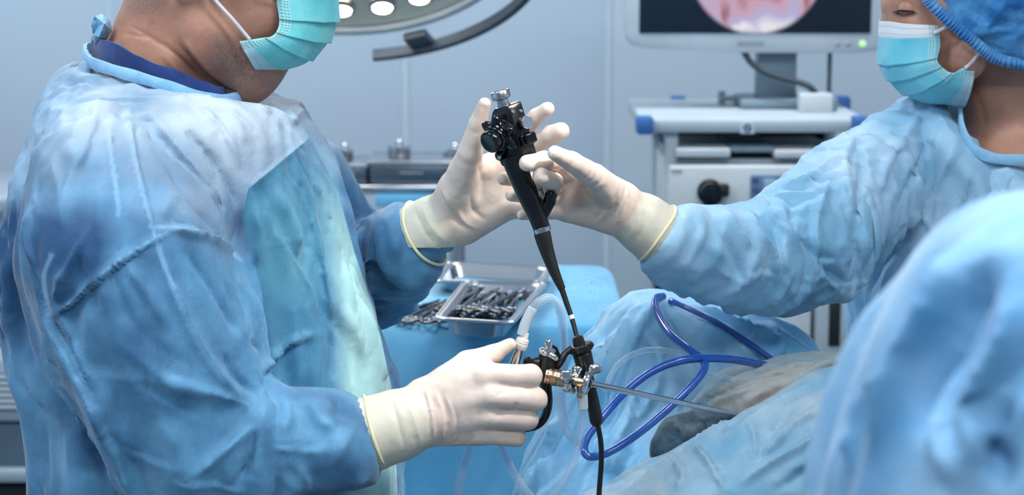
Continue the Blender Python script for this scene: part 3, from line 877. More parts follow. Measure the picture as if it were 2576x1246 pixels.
mf = [
 ([(330, 195), (326, 300), (345, 420), (370, 520), (395, 610)], 8, 3.2, 's'),
 ([(285, 270), (275, 340), (285, 430), (300, 540)], 9, 2.5, 'r'),
 ([(250, 230), (230, 330), (180, 450), (150, 560)], 12, 4, 'r'),
 ([(625, 475), (690, 420), (775, 350)], 6, 1.8, 's'),
 ([(628, 478), (604, 560), (590, 650), (622, 770), (655, 900), (664, 985)], 12, 9, 'v'),
 ([(445, 572), (330, 640), (250, 700), (165, 775), (125, 800)], 9, 5, 's'),
 ([(395, 572), (480, 580), (560, 612), (604, 655)], 10, 5, 's'),
 ([(395, 605), (440, 740), (500, 870), (570, 970), (650, 1040)], 16, 7, 'r'),
 ([(300, 640), (370, 740), (420, 830)], 12, 4, 'r'),
 ([(440, 600), (520, 700), (580, 800), (600, 860)], 12, 5, 'v'),
 ([(655, 1035), (560, 1000), (470, 975), (400, 960)], 12, 6, 'r'),
 ([(660, 1060), (570, 1130), (470, 1210)], 14, 8, 'r'),
 ([(655, 1010), (590, 940), (560, 880)], 9, 5, 'v'),
 ([(640, 1050), (630, 1150), (590, 1240)], 12, 8, 'v'),
 ([(60, 620), (120, 795), (192, 935), (255, 1088), (330, 1235)], 14, 13, 's'),
 ([(230, 560), (160, 700), (135, 760)], 9, 5, 'r'),
 ([(100, 500), (70, 600), (110, 720)], 10, 5, 'r'),
 ([(120, 720), (200, 880), (240, 1000)], 10, 5, 'r'),
 ([(270, 1100), (300, 1180), (330, 1246)], 10, 6, 'r'),
 ([(150, 1000), (230, 1120), (280, 1240)], 12, 8, 'v'),
 ([(668, 1125), (780, 1136), (900, 1122)], 7, 3, 's'),
 ([(700, 985), (725, 1050), (700, 1100)], 10, 4, 'r'),
 ([(780, 990), (800, 1050), (850, 1090)], 10, 5, 'r'),
 ([(868, 985), (850, 1040), (868, 1100)], 9, 5, 'v'),
 ([(905, 1010), (880, 1100), (830, 1200)], 10, 7, 's'),
 ([(940, 1080), (930, 1170), (880, 1240)], 10, 7, 'r'),
 ([(720, 1140), (760, 1200), (780, 1240)], 10, 5, 'r'),
 ([(360, 265), (430, 350), (520, 470), (595, 575)], 12, 5, 'r'),
 ([(440, 300), (520, 380), (580, 470), (600, 540)], 12, 7, 'v'),
 ([(410, 400), (480, 500), (560, 600)], 12, 5, 'v'),
 ([(480, 250), (560, 330), (612, 430)], 10, 3.5, 'r'),
 ([(560, 260), (640, 330), (690, 400)], 8, 2.2, 'r'),
 ([(620, 240), (690, 300), (740, 360)], 7, 2.5, 'r'),
 ([(650, 210), (715, 270), (765, 330)], 6, 2.5, 'r'),
 ([(700, 410), (755, 490), (800, 610), (832, 740), (840, 860)], 8, 3, 's'),
 ([(740, 390), (800, 480), (840, 590), (880, 720), (920, 880)], 8, 3, 'r'),
 ([(680, 560), (740, 660), (795, 745)], 8, 3, 's'),
 ([(602, 690), (650, 775), (650, 850)], 9, 4, 's'),
 ([(830, 840), (740, 860), (680, 910), (655, 960)], 10, 6, 's'),
 ([(640, 510), (655, 600), (640, 680)], 10, 4, 'r'),
 ([(830, 830), (835, 900), (825, 985)], 9, 4, 'v'),
 ([(960, 520), (985, 580), (1005, 660)], 9, 5, 'r'),
 ([(1000, 510), (1030, 590), (1080, 660)], 9, 6, 's'),
 ([(1050, 640), (1075, 690), (1070, 720)], 7, 4, 'r'),
 ([(920, 560), (940, 640), (930, 720)], 9, 4, 'v'),
 ([(880, 550), (890, 620), (880, 700)], 9, 5, 'v'),
]
pa_, pb_, pc2 = P(216, 142, 2.44), P(606, 256, 2.42), P(400, 222, 2.30)
cutn = (pb_ - pa_).cross(pc2 - pa_); cutn = cutn if cutn.z > 0 else -cutn
f.collar_cut((pa_ + pb_) / 2, cutn, 0.135, 0.22)
f.collar_cut((pa_ + pb_) / 2 - cutn.normalized() * 0.04, cutn, 0.085, 2.2)
V, Q = gown_mesh(f, 11, mf)
MC = ((pa_ + pb_) / 2, cutn)
V = press_collar(V, MC[0], MC[1], 0.120, 0.22, -0.001)
V = tuck(soften(tuck(soften(tuck(tuck(V, CUFF_R), CUFF_L), Q, CUFF_R), CUFF_R), Q, CUFF_L), CUFF_L)
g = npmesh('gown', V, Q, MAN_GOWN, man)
x, y = proj(V)
pan = in_poly_sd(x, y, [(625, 475), (690, 421), (780, 346), (850, 480), (893, 640), (945, 790), (985, 975), (1010, 1400), (600, 1400), (662, 985), (655, 900), (622, 770), (590, 650), (604, 560)])
sl = np.minimum(near_chain(V, FOREARM), near_chain(V, UPARM))
pan = np.where((V[:, 1] > 2.5), -50, np.minimum(pan, (sl - 0.022) * 2500))
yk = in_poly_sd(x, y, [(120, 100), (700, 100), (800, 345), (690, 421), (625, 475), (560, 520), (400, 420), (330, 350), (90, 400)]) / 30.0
SEAMS = [[(330, 195), (326, 300), (345, 420), (370, 520), (395, 610), (440, 740), (500, 870), (560, 960)], [(445, 572), (330, 640), (250, 700), (165, 775)], [(395, 572), (480, 580), (560, 612), (604, 655)],
         [(285, 275), (275, 345), (288, 440), (300, 540)], [(130, 640), (110, 700), (125, 790)]]
attr(g, 'seam', seam_attr(V, SEAMS, 7.0, 2.34))
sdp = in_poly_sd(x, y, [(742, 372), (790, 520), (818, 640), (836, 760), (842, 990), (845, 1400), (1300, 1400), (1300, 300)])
attr(g, 'lit_strip', np.clip((sdp + 6) / 50.0, 0, 1) * np.clip((y - 420) / 260.0, 0, 1))  # mask of the painted lamp light, fading in down the belly
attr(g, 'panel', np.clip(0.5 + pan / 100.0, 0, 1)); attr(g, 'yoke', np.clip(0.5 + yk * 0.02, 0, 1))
tag(g, 'pale blue disposable gown with teal front panel')
# collar of the gown, tie, scrub collar
ring = [(214, 132, 2.44), (228, 152, 2.37), (270, 168, 2.325), (340, 188, 2.305), (420, 212, 2.300), (500, 238, 2.312), (560, 247, 2.345), (608, 236, 2.40), (612, 215, 2.46), (560, 180, 2.52), (420, 140, 2.545), (290, 120, 2.52), (222, 118, 2.47), (214, 132, 2.44)]
band_strip('neck_band', [p_ - Vector((0, 0, .002)) for p_ in PP(ring, 8)], S(28, 2.35), BAND, man)
tp = [(240, 112, 2.40), (236, 86, 2.392), (229, 62, 2.385), (240, 40, 2.38), (258, 36, 2.378), (276, 52, 2.38), (281, 76, 2.385), (268, 96, 2.392), (256, 114, 2.40)]
mb = MB(); front = [mb.bm.verts.new(P(*q_)) for q_ in tp]
mids = [mb.bm.verts.new(P(*q_)) for q_ in ((250, 92, 2.376), (247, 66, 2.388), (262, 60, 2.366))]
for i, (a_, b_) in enumerate(zip(front, front[1:])):
    m_ = mids[0] if i in (0, 7) else (mids[1] if i in (1, 2) else mids[2]); mb.bm.faces.new((a_, b_, m_))
mb.bm.faces.new((front[1], mids[1], mids[0])); mb.bm.faces.new((front[3], mids[2], mids[1])); mb.bm.faces.new((front[7], mids[0], mids[2])); mb.bm.faces.new((mids[0], mids[1], mids[2]))
t = mb.build('neck_tie', BAND, man, angle=12); md = t.modifiers.new('thickness', 'SOLIDIFY'); md.thickness = 0.001
ring2 = [(236, 122, 2.43), (262, 118, 2.37), (310, 140, 2.335), (350, 166, 2.325), (420, 190, 2.322), (490, 218, 2.33), (545, 236, 2.36), (585, 226, 2.41), (585, 205, 2.46), (520, 170, 2.505), (400, 130, 2.52), (300, 105, 2.50), (240, 108, 2.46), (236, 122, 2.43)]
band_strip('scrub_collar', [p_ - Vector((0, 0, .008)) for p_ in PP(ring2, 8)], S(72, 2.35), SCRUB, man, th=0.0016)
# trousers and shoes
f = Field((-0.62, 2.14, 0.0), (-0.10, 2.72, 0.62), 0.012)
for yy in (2.32, 2.53):
    f.chain([(Vector((-0.36, yy, 0.60)), 0.085), (Vector((-0.36, yy, 0.1)), 0.062)], 0.01)
V, Q = f.mesh(2); npmesh('trousers', V, Q, SCRUB, man)
for yy in (2.32, 2.53):
    f = Field((-0.48, yy - 0.09, -0.02), (-0.08, yy + 0.09, 0.15), 0.008)
    f.chain([(Vector((-0.37, yy, 0.052)), 0.05), (Vector((-0.22, yy, 0.042)), 0.042)], 0.01); f.ell((-0.36, yy, 0.08), (0.05, 0.045, 0.05), 0.02)
    V, Q = f.mesh(2); V[:, 2] = np.maximum(V[:, 2], 0.0); npmesh('shoe', V, Q, M('clog_white', rgb(215, 218, 222), 0.5), man)
# head and neck: one surface
f = Field((-0.58, 2.26, 1.28), (-0.16, 2.58, 1.86), 0.0042)
f.ell(P(548, -120, YM), (S(235, YM), 0.079, S(215, YM)), 0.02)
f.chain([(P(585, -40, YM), 0.066), (P(640, 80, YM), 0.052), (P(645, 150, YM), 0.036)], 0.025)
for s in (-1, 1):
    f.chain([(P(490, 10, YM + s * .052), 0.030), (P(520, 100, YM + s * .052), 0.031), (P(610, 172, YM + s * .026), 0.027)], 0.022)
    f.ell(P(660, 30, YM + s * .036), (0.040, 0.030, 0.042), 0.02)
    f.ell(P(735, -110, YM + s * 0.034), (0.024, 0.022, 0.012), 0.012)
f.chain([(P(500, 110, YM), 0.055), (P(590, 178, YM), 0.034), (P(612, 190, YM), 0.030)], 0.03)
f.chain([(P(465, 0, YM), S(128, YM)), (P(430, 90, YM), S(128, YM)), (P(408, 170, YM), S(138, YM)), (P(395, 260, YM), S(160, YM))], 0.02)
f.chain([(P(770, -120, YM), 0.012), (P(815, -40, YM), 0.016), (P(800, -22, YM), 0.014)], 0.014)
f.ell(P(760, 40, YM), (0.022, 0.028, 0.012), 0.01)
# ear (above the frame edge)
for s in (-1, 1):
    f.ell(P(478, -62, YM + s * .082), (0.020, 0.010, 0.034), 0.006, Matrix.Rotation(0.25, 4, 'Y'))
    f.ell(P(482, -64, YM + s * .094), (0.011, 0.008, 0.020), 0.003, Matrix.Rotation(0.25, 4, 'Y'), True)
V, Q = f.mesh(2); V, Q = subdiv(V, Q, 0.4)
V = strokes(V, Q, [
 ([(372, 95), (420, 120), (480, 175), (520, 215)], 7, 2.2, 'v'), ([(440, 100), (480, 150), (530, 200), (575, 228)], 8, 3.0, 'v'),
 ([(320, 62), (370, 88), (400, 110)], 5, 1.3, 'v'), ([(300, 84), (350, 90), (385, 100)], 5, 1.0, 'v'), ([(455, 90), (500, 150), (560, 215)], 12, 3.0, 'r'),
 ([(520, 190), (555, 222), (600, 232)], 7, 3, 'v'), ([(400, 130), (450, 180), (490, 215)], 10, 2.0, 'r')])
hd = npmesh('body', V, Q, SKIN_M, man)
x, y = proj(V)
sb = in_poly_sd(x, y, [(505, 60), (610, 90), (700, 150), (690, 215), (620, 240), (560, 225), (520, 150)])
nh = in_poly_sd(x, y, [(300, -300), (430, -300), (440, -20), (420, 40), (380, 60), (310, 45)])
attr(hd, 'stubble', np.clip(np.maximum(sb / 40, nh / 40), 0, 0.85))
# short hair: shell over the skull
f = Field((-0.52, 2.30, 1.45), (-0.20, 2.54, 1.86), 0.006)
f.ell(P(535, -135, YM), (S(245, YM), 0.083, S(215, YM)), 0.01)
f.cone(P(800, -60, YM), P(760, 60, YM), 0.085, 0.085, 0.01, True)
V, Q = f.mesh(2)
x, y = proj(V); keep = (y[Q].mean(1) < -35 - 0.45 * (x[Q].mean(1) - 560).clip(0))
V += normals(V, Q) * (0.0012 * vnoise(V, 120, 2))[:, None]
npmesh('hair', V, Q[keep], HAIR_M, man)
build_mask(man, MASK_M, [(700, -52, 0), (697, 0, 0.30), (703, 45, 0.46), (700, 72, 0.58), (684, 92, 0.70), (650, 96, 0.84), (604, 103, 1.0)],
           [(812, -88, 0), (846, -40, 0.15), (851, 10, 0.30), (848, 52, 0.46), (826, 106, 0.62), (790, 145, 0.76), (752, 166, 0.87), (664, 190, 1.0)], YM,
           [(0, 2.352), (0.5, 2.350), (0.8, 2.346), (1, 2.345)], pleats=(0.47, 0.63, 0.78), amp=0.0034)
MB().tube(PP([(628, 99, 2.340), (585, 48, 2.333), (540, -2, 2.330), (500, -60, 2.326), (480, -90, 2.328)], 6), S(4.6, 2.34), 8).build('ear_loop', LOOP, man)
MB().tube(PP([(697, -10, 2.348), (600, -70, 2.328), (505, -105, 2.326), (480, -90, 2.328)], 6), S(4.6, 2.34), 8).build('ear_loop', LOOP, man)
MB().ball(P(742, -118, YM - 0.036), 0.012).build('eye', M('eye_white', rgb(225, 222, 220), 0.2), man)

# ---- gloves
def glove(parent, lo, hi, palm, fingers, cuff, folds, rim, h=0.0021, kf=0.0035, label=None):
    f = Field(lo, hi, h)
    for (a, b) in palm: chain_px(f, [a, b], 0.012)
    chain_px(f, cuff, 0.006)
    for fg in fingers:
        # one finger blends at its own joints, and only slightly with its neighbours
        g_ = Field(lo, hi, h); g_.D[:] = 1.0
        chain_px(g_, fg, 0.004)
        a = f.D; d = g_.D; k = kf
        hh = np.clip(0.5 + 0.5 * (a - d) / k, 0, 1); f.D = a + (d - a) * hh - k * hh * (1 - hh)
    V, Q = f.mesh(2)
    V = strokes(V, Q, [(p_, w_, h_ * 1.5, k_) for (p_, w_, h_, k_) in folds])
    V += normals(V, Q) * (0.00035 * vnoise(V, 70, 3) + 0.00018 * vnoise(V, 190, 5))[:, None]
    o = npmesh('glove', V, Q, GLOVE, parent)
    md = o.modifiers.new('refine', 'SUBSURF'); md.levels = 1; md.render_levels = 1
    c0 = np.array(P(*cuff[0][:3])); c1 = np.array(P(*cuff[-1][:3])); ax = c1 - c0; L = np.linalg.norm(ax)
    t = ((V - c0) @ (ax / L)) / L
    attr(o, 'cuff', np.clip((1.04 - t) / 0.10, 0, 1))
    if label: tag(o, label)
    # rolled rim of the cuff
    c, r, nrm = P(*rim[0]), S(rim[1], rim[0][2]), Vector(rim[2]).normalized()
    u = nrm.orthogonal().normalized(); w = nrm.cross(u); pts = []
    for i in range(49):
        a = 2 * math.pi * i / 48; rr = r * (1 + 0.02 * math.sin(3 * a + 1) + 0.012 * math.sin(5 * a))
        pts.append(c + (u * math.cos(a) + w * math.sin(a)) * rr + nrm * 0.002 * math.sin(2 * a))
    MB().tube(pts, S(4.2), 8, False).build('cuff_rim', RIM, o)
    return o
def dirpx(a, b): return P(*b) - P(*a)
# his right hand, back of the hand to the camera, fist round the handle
glove(man, (-0.19, 2.12, 0.96), (0.06, 2.33, 1.26),
  [((1060, 1000, 2.222, 46), (1215, 945, 2.214, 34)), ((1066, 1025, 2.222, 50), (1235, 995, 2.208, 36)), ((1078, 1060, 2.222, 46), (1228, 1046, 2.212, 34)),
   ((1092, 1084, 2.226, 40), (1205, 1092, 2.222, 31)), ((1080, 990, 2.235, 40), (1180, 918, 2.242, 34)), ((1130, 960, 2.226, 40), (1220, 940, 2.224, 34))],
  [[(1215, 946, 2.212, 33), (1335, 946, 2.214, 29), (1336, 950, 2.247, 25), (1290, 955, 2.262, 21)],
   [(1235, 996, 2.206, 34), (1347, 1005, 2.211, 29.5), (1348, 1008, 2.248, 25), (1300, 1008, 2.262, 21)],
   [(1228, 1046, 2.210, 32), (1327, 1055, 2.214, 27.5), (1328, 1058, 2.248, 24), (1285, 1056, 2.262, 20)],
   [(1205, 1091, 2.218, 29), (1300, 1101, 2.220, 23), (1302, 1103, 2.248, 20), (1262, 1100, 2.258, 17)],
   [(1105, 975, 2.238, 42), (1178, 917, 2.246, 35), (1240, 893, 2.25, 25), (1284, 866, 2.25, 16)]],
  CUFF_R,
  [([(1080, 985), (1095, 1040), (1100, 1112)], 4, 1.6, 'v'), ([(1092, 975), (1112, 1040), (1112, 1116)], 5, 1.6, 'r'), ([(1105, 985), (1126, 1050), (1118, 1112)], 4, 1.2, 'v'),
   ([(1118, 985), (1140, 1050), (1130, 1115)], 5, 1.2, 'r'), ([(1128, 1000), (1150, 1060), (1140, 1115)], 4, 0.9, 'v'), ([(1160, 1075), (1150, 1110), (1135, 1118)], 4, 1.0, 'v'),
   ([(1195, 1095), (1175, 1118)], 4, 0.8, 'v'), ([(1005, 975), (1040, 1050), (1060, 1130)], 8, 1.5, 'r'), ([(975, 985), (1000, 1060), (1020, 1140)], 8, 1.8, 'v'), ([(1062, 970), (1082, 1035), (1088, 1110)], 5, 2.0, 's'),
   ([(1300, 1010), (1295, 1040)], 4, 0.8, 'v'), ([(1235, 1000), (1275, 985), (1305, 978)], 6, 0.8, 'v'), ([(1240, 1050), (1290, 1030)], 6, 0.8, 'v')],
  ((940, 1088, 2.212), 96, dirpx((938, 1090, 2.212), (1000, 1070, 2.216))), label='cream latex glove gripping the black handle')
# his left hand, palm to the camera behind the control head
glove(man, (-0.16, 2.28, 1.20), (0.10, 2.56, 1.46),
  [((1130, 530, 2.455, 52), (1275, 400, 2.432, 34)), ((1145, 545, 2.455, 56), (1292, 440, 2.440, 36)), ((1160, 560, 2.452, 48), (1292, 482, 2.440, 36)), ((1170, 570, 2.45, 44), (1272, 522, 2.434, 34)),
   ((1135, 520, 2.445, 54), (1176, 410, 2.40, 36)), ((1176, 430, 2.415, 36), (1262, 420, 2.436, 34)), ((1150, 480, 2.43, 44), (1250, 470, 2.44, 40))],
  [[(1275, 395, 2.432, 30), (1318, 325, 2.425, 21), (1350, 293, 2.412, 19.5), (1377, 274, 2.402, 18)],
   [(1292, 430, 2.436, 30), (1345, 362, 2.43, 24), (1385, 341, 2.412, 23.5), (1411, 330, 2.402, 22.5)],
   [(1292, 480, 2.440, 29), (1385, 490, 2.425, 24), (1392, 458, 2.345, 24), (1360, 443, 2.296, 22)],
   [(1272, 522, 2.434, 27), (1360, 535, 2.425, 22), (1372, 520, 2.40, 19)],
   [(1165, 470, 2.425, 46), (1182, 385, 2.392, 31), (1202, 312, 2.38, 22.5), (1219, 262, 2.372, 17)]],
  CUFF_L,
  [([(1108, 475), (1130, 520), (1180, 585)], 5, 1.8, 's'), ([(1130, 500), (1150, 550), (1195, 590)], 5, 1.2, 'v'), ([(1150, 520), (1170, 560), (1215, 580)], 5, 1.2, 'r'),
   ([(1185, 480), (1190, 530), (1230, 560)], 8, 1.4, 'v'), ([(1060, 510), (1085, 570), (1140, 630)], 8, 1.6, 'r'), ([(1040, 520), (1070, 585), (1120, 640)], 8, 1.4, 'v'),
   ([(1200, 400), (1215, 460), (1205, 520)], 14, 2.2, 'v')],
  ((1066, 590, 2.468), 89, dirpx((1066, 590, 2.468), (1140, 548, 2.456))), label='cream latex glove cupping the black control head')

# ---- the woman
YW = 2.80
wom = empty('person', 'woman in blue bouffant cap and light blue gown reaching across to the endoscope', 'person', loc=(P(2500, 600, 2.85).x, 2.86, 0))
f = Field((0.11, 2.26, 0.30), (1.0, 3.08, 1.46), 0.0155)
f.loft(rows_px([(225, 2330, 2650, 2.86, .06), (258, 2275, 2720, 2.86, .10), (300, 2215, 2790, 2.86, .125), (350, 2175, 2850, 2.86, .145), (450, 2155, 2910, 2.86, .155), (600, 2150, 2930, 2.86, .165),
                (745, 2147, 2930, 2.86, .17), (900, 2143, 2930, 2.86, .17), (1246, 2138, 2940, 2.86, .175), (1800, 2110, 2960, 2.86, .19), (2000, 2100, 2970, 2.86, .20)]), 0.01)
chain_px(f, [(2245, 400, 2.79, 112), (2135, 505, 2.71, 148), (2005, 615, 2.61, 150), (1900, 648, 2.54, 136), (1790, 640, 2.475, 122), (1700, 605, 2.43, 106), (1645, 577, 2.405, 84)], 0.012)
chain_px(f, [(1690, 606, 2.42, 98), (1652, 588, 2.409, 82)], 0.010)
chain_px(f, [(1665, 632, 2.415, 58), (1612, 662, 2.40, 24)], 0.012)
chain_px(f, [(2620, 420, 2.72, 100), (2640, 760, 2.66, 125), (2560, 960, 2.60, 115), (2350, 950, 2.56, 85), (2260, 920, 2.55, 62)], 0.014)
wf = [
 ([(2150, 330), (2170, 420), (2160, 520), (2148, 600), (2146, 740)], 10, 9, 'v'),
 ([(2160, 325), (2130, 400), (2140, 480), (2150, 540)], 9, 4, 's'),
 ([(2140, 360), (2080, 420), (2010, 460), (1925, 490)], 12, 6, 'r'),
 ([(1922, 490), (1935, 540), (1990, 590), (2020, 640)], 10, 6, 's'),
 ([(2110, 400), (2060, 520), (2050, 600), (2080, 700)], 12, 6, 'r'),
 ([(2030, 600), (2080, 680), (2140, 720)], 12, 6, 'v'),
 ([(1990, 480), (2000, 560), (2060, 640), (2130, 660)], 12, 6, 'v'),
 ([(1880, 510), (1900, 580), (1950, 650), (1955, 715)], 12, 6, 'r'),
 ([(1790, 520), (1830, 600), (1860, 680), (1865, 760)], 12, 6, 'v'),
 ([(1820, 515), (1850, 570), (1900, 640)], 10, 5, 'r'),
 ([(1725, 530), (1760, 610), (1830, 620)], 8, 3, 's'),
 ([(1750, 520), (1770, 580), (1740, 650), (1700, 700)], 9, 5, 's'),
 ([(1680, 510), (1720, 560), (1690, 640), (1620, 680)], 9, 5, 'r'),
 ([(1940, 560), (1960, 640), (1930, 740)], 10, 4, 'v'),
 ([(2000, 660), (1960, 740), (1930, 775)], 10, 5, 'r'),
 ([(2060, 660), (2100, 730), (2000, 770)], 10, 4, 'r'),
 ([(2330, 260), (2280, 340), (2230, 420), (2200, 520)], 11, 4, 'r'),
 ([(2380, 275), (2330, 380), (2290, 460), (2240, 560)], 11, 4, 'v'),
 ([(2415, 300), (2390, 400), (2340, 500), (2300, 580)], 11, 4, 'r'),
 ([(2450, 400), (2420, 500), (2390, 560), (2330, 660)], 9, 4, 's'),
 ([(2500, 420), (2500, 500), (2460, 560), (2360, 680)], 10, 4, 'r'),
 ([(2350, 500), (2270, 600), (2210, 680), (2180, 760)], 11, 4, 'v'),
 ([(2250, 640), (2220, 740), (2200, 860)], 11, 4, 'r'),
 ([(2560, 430), (2540, 480), (2490, 540)], 8, 3, 'r'),
 ([(2320, 640), (2280, 740), (2250, 840)], 9, 4, 's'),
]
pa_, pb_, pc2 = P(2416, 272, 2.80), P(2690, 345, 2.86), P(2530, 412, 2.712)
cutn = (pb_ - pa_).cross(pc2 - pa_); cutn = cutn if cutn.z > 0 else -cutn
f.collar_cut((pa_ + pb_) / 2, cutn, 0.150, 0.3)
f.collar_cut((pa_ + pb_) / 2 - cutn.normalized() * 0.05, cutn, 0.095, 2.2)
V, Q = gown_mesh(f, 23, wf)
V = press_collar(V, (pa_ + pb_) / 2, cutn, 0.135, 0.25)
V = tuck(soften(tuck(V, CUFF_W), Q, CUFF_W), CUFF_W)
g = npmesh('gown', V, Q, WOM_GOWN, wom)
attr(g, 'panel', np.zeros(len(V)))
ringw = [(2416, 262, 2.79), (2420, 320, 2.745), (2440, 366, 2.722), (2485, 394, 2.712), (2540, 402, 2.712), (2610, 398, 2.722), (2670, 372, 2.76), (2690, 330, 2.86), (2650, 270, 2.94), (2560, 235, 2.965), (2460, 235, 2.93), (2420, 248, 2.85), (2416, 262, 2.79)]
band_strip('neck_band', PP(ringw, 8), S(26, 2.75), BAND, wom)
f = Field((0.40, 2.60, 0.0), (0.88, 3.08, 0.5), 0.012)
for xx in (0.58, 0.76): f.chain([(Vector((xx, 2.86, 0.46)), 0.075), (Vector((xx, 2.86, 0.1)), 0.055)], 0.01)
V, Q = f.mesh(2); npmesh('trousers', V, Q, SCRUB, wom)
for xx in (0.58, 0.76):
    f = Field((xx - 0.09, 2.62, -0.02), (xx + 0.09, 2.99, 0.15), 0.008)
    f.chain([(Vector((xx, 2.88, 0.048)), 0.045), (Vector((xx, 2.74, 0.038)), 0.038)], 0.01); f.ell((xx, 2.87, 0.07), (0.04, 0.045, 0.05), 0.02)
    V, Q = f.mesh(2); V[:, 2] = np.maximum(V[:, 2], 0.0); npmesh('shoe', V, Q, M('clog_white', rgb(215, 218, 222), 0.5), wom)
# head: looks to the left and down
f = Field((0.46, 2.64, 1.22), (0.82, 2.98, 1.66), 0.0034)
HC = P(2425, -45, YW)
f.ell(HC, (0.098, 0.074, 0.100), 0.02)
f.chain([(P(2318, 10, YW), 0.056), (P(2318, 110, YW), 0.050), (P(2318, 190, YW), 0.034)], 0.022)
for s in (-1, 1):
    f.chain([(P(2455, 60, YW + s * .048), 0.026), (P(2425, 150, YW + s * .046), 0.026), (P(2345, 215, YW + s * .020), 0.021)], 0.020)
    f.ell(P(2322, 75, YW + s * .034), (0.034, 0.028, 0.030), 0.014)              # cheek
    f.chain([(P(2262, -18, YW + s * .012), 0.010), (P(2290, -24, YW + s * .036), 0.011), (P(2330, -8, YW + s * .052), 0.010)], 0.009)   # brow bone
    f.ell(P(2280, 24, YW + s * .063), (0.017, 0.013, 0.011), 0.006, None, True)   # eye socket
f.chain([(P(2254, 0, YW), 0.009), (P(2244, 60, YW), 0.010), (P(2238, 100, YW), 0.011)], 0.010)
f.ell(P(2250, 165, YW), (0.014, 0.022, 0.010), 0.01)
f.chain([(P(2495, 90, YW + .02), S(100, YW)), (P(2515, 230, YW + .03), S(94, YW)), (P(2545, 330, YW + .045), S(108, YW)), (P(2560, 430, YW + .05), S(150, YW))], 0.018)
f.ell(P(2550, 408, YW + .035), (0.078, 0.105, 0.052), 0.03)
V, Q = f.mesh(2); V, Q = subdiv(V, Q, 0.4)
V = strokes(V, Q, [([(2300, 60), (2268, 58), (2250, 50)], 4, 0.8, 'v'), ([(2440, 200), (2470, 280), (2480, 340)], 12, 2, 'v'), ([(2425, 270), (2440, 330)], 8, 1.5, 'v')])
npmesh('body', V, Q, SKIN_W, wom)
for s in (-1,):
    ec = P(2283, 24, YW - .0405)
    ey = MB().ball(ec, 0.0118, 28).build('eye', M('eye_white', rgb(190, 180, 178), 0.2), wom)
    dr = (P(2250, 40, 2.70) - ec).normalized()
    MB().lathe(ec + dr * 0.0104, dr, [(0, 0.0060), (0.0010, 0.0050), (0.0016, 0.0024), (0.0018, 0.0004)], 20).build('iris', M('iris', rgb(34, 24, 20), 0.15), ey)
    # lids: skin caps closing over the ball from above and below
    fwd = Vector((-0.62, -0.78, 0.0)); rgt = Vector((0.78, -0.62, 0.0))
    for nm, rad, lo_, hi_ in (('upper_eyelid', 0.0131, 0.02, 1.45), ('lower_eyelid', 0.0127, -1.45, -0.34)):
        mb = MB(); rows_ = []
        for i in range(13):
            el = lo_ + (hi_ - lo_) * i / 12; rw = []
            for j in range(25):
                az = -1.5 + 3.0 * j / 24; e2 = el - (0.16 * math.sin(az * 0.9) if i == 0 or i == 12 else 0) * 0 - (0.10 * az * az if nm[0] == 'u' else -0.08 * az * az) * max(0, 1 - abs(i - (0 if nm[0] == 'u' else 12)) / 5)
                rw.append(mb.bm.verts.new(ec + (fwd * math.cos(az) * math.cos(e2) + rgt * math.sin(az) * math.cos(e2) + Vector((0, 0, 1)) * math.sin(e2)) * rad))
            rows_.append(rw)
        for r0, r1 in zip(rows_, rows_[1:]):
            for j in range(24): mb.bm.faces.new((r0[j], r0[j + 1], r1[j + 1], r1[j]))
        edge = [v_.co.copy() for v_ in (rows_[0] if nm[0] == 'u' else rows_[-1])]
        mb.tube(edge, 0.0007, 6)
        mb.build(nm, SKIN_W, wom, angle=70)
        lm = MB()
        n_l, ln = (34, 0.0085) if nm[0] == 'u' else (20, 0.0045)
        for i in range(n_l):
            k = 1.5 + 21.0 * i / (n_l - 1); q_ = edge[int(k)].lerp(edge[min(int(k) + 1, 24)], k - int(k)); o_ = (q_ - ec).normalized()
            dv = (o_ + Vector((0, 0, -0.55 if nm[0] == 'u' else -0.7)) + rgt * (0.5 * (i / n_l - 0.4))).normalized() * ln
            lm.tube([q_, q_ + dv * 0.55, q_ + dv + Vector((0, 0, 0.0016 if nm[0] == 'u' else -0.0004))], [0.00042, 0.00034, 0.0001], 5)
        lm.build('eyelashes', HAIR_W, wom)
# far eye lashes and the eyebrows
lm = MB()
for i in range(8):
    q = P(2240 - 0.4 * i, 12 + 0.6 * i, YW + .02); lm.tube([q, q + Vector((-0.005, -0.002, 0.0006)), q + Vector((-0.0085, -0.002, 0.003))], [0.0004, 0.0003, 0.0001], 5)
lm.build('eyelashes', HAIR_W, wom)
for s in (-1, 1):
    bm_ = MB(); rnd = random.Random(4)
    for i in range(90):
        t = rnd.random(); q = P(2258 + 66 * t, -24 - 16 * math.sin(t * 2.2) + rnd.uniform(-5, 5), YW - 0.030 - 0.030 * min(1, t * 1.6))
        if s > 0: q = Vector((q.x, 2 * YW - q.y, q.z))
        q += Vector((0, 0.003 * s, 0))
        bm_.tube([q, q + Vector((0.004, -0.002 * -s, 0.001 - 0.002 * t))], [0.0004, 0.0001], 4)
    bm_.build('eyebrow', HAIR_W, wom)
build_mask(wom, MASK_W, [(2361, 63, 0), (2364, 118, 0.26), (2358, 152, 0.46), (2374, 172, 0.62), (2397, 184, 0.76), (2420, 172, 0.88), (2451, 170, 1.0)],
           [(2217, 52, 0), (2213, 100, 0.16), (2212, 146, 0.36), (2224, 182, 0.50), (2262, 224, 0.68), (2312, 254, 0.84), (2414, 268, 1.0)], YW,
           [(0, 2.727), (0.5, 2.722), (0.8, 2.722), (1, 2.728)], pleats=(0.42, 0.58, 0.74), amp=0.0030)
MB().tube(PP([(2350, 83, 2.722), (2372, 72, 2.718), (2396, 58, 2.716)], 5), S(4.6, 2.72), 8).build('ear_loop', LOOP, wom)
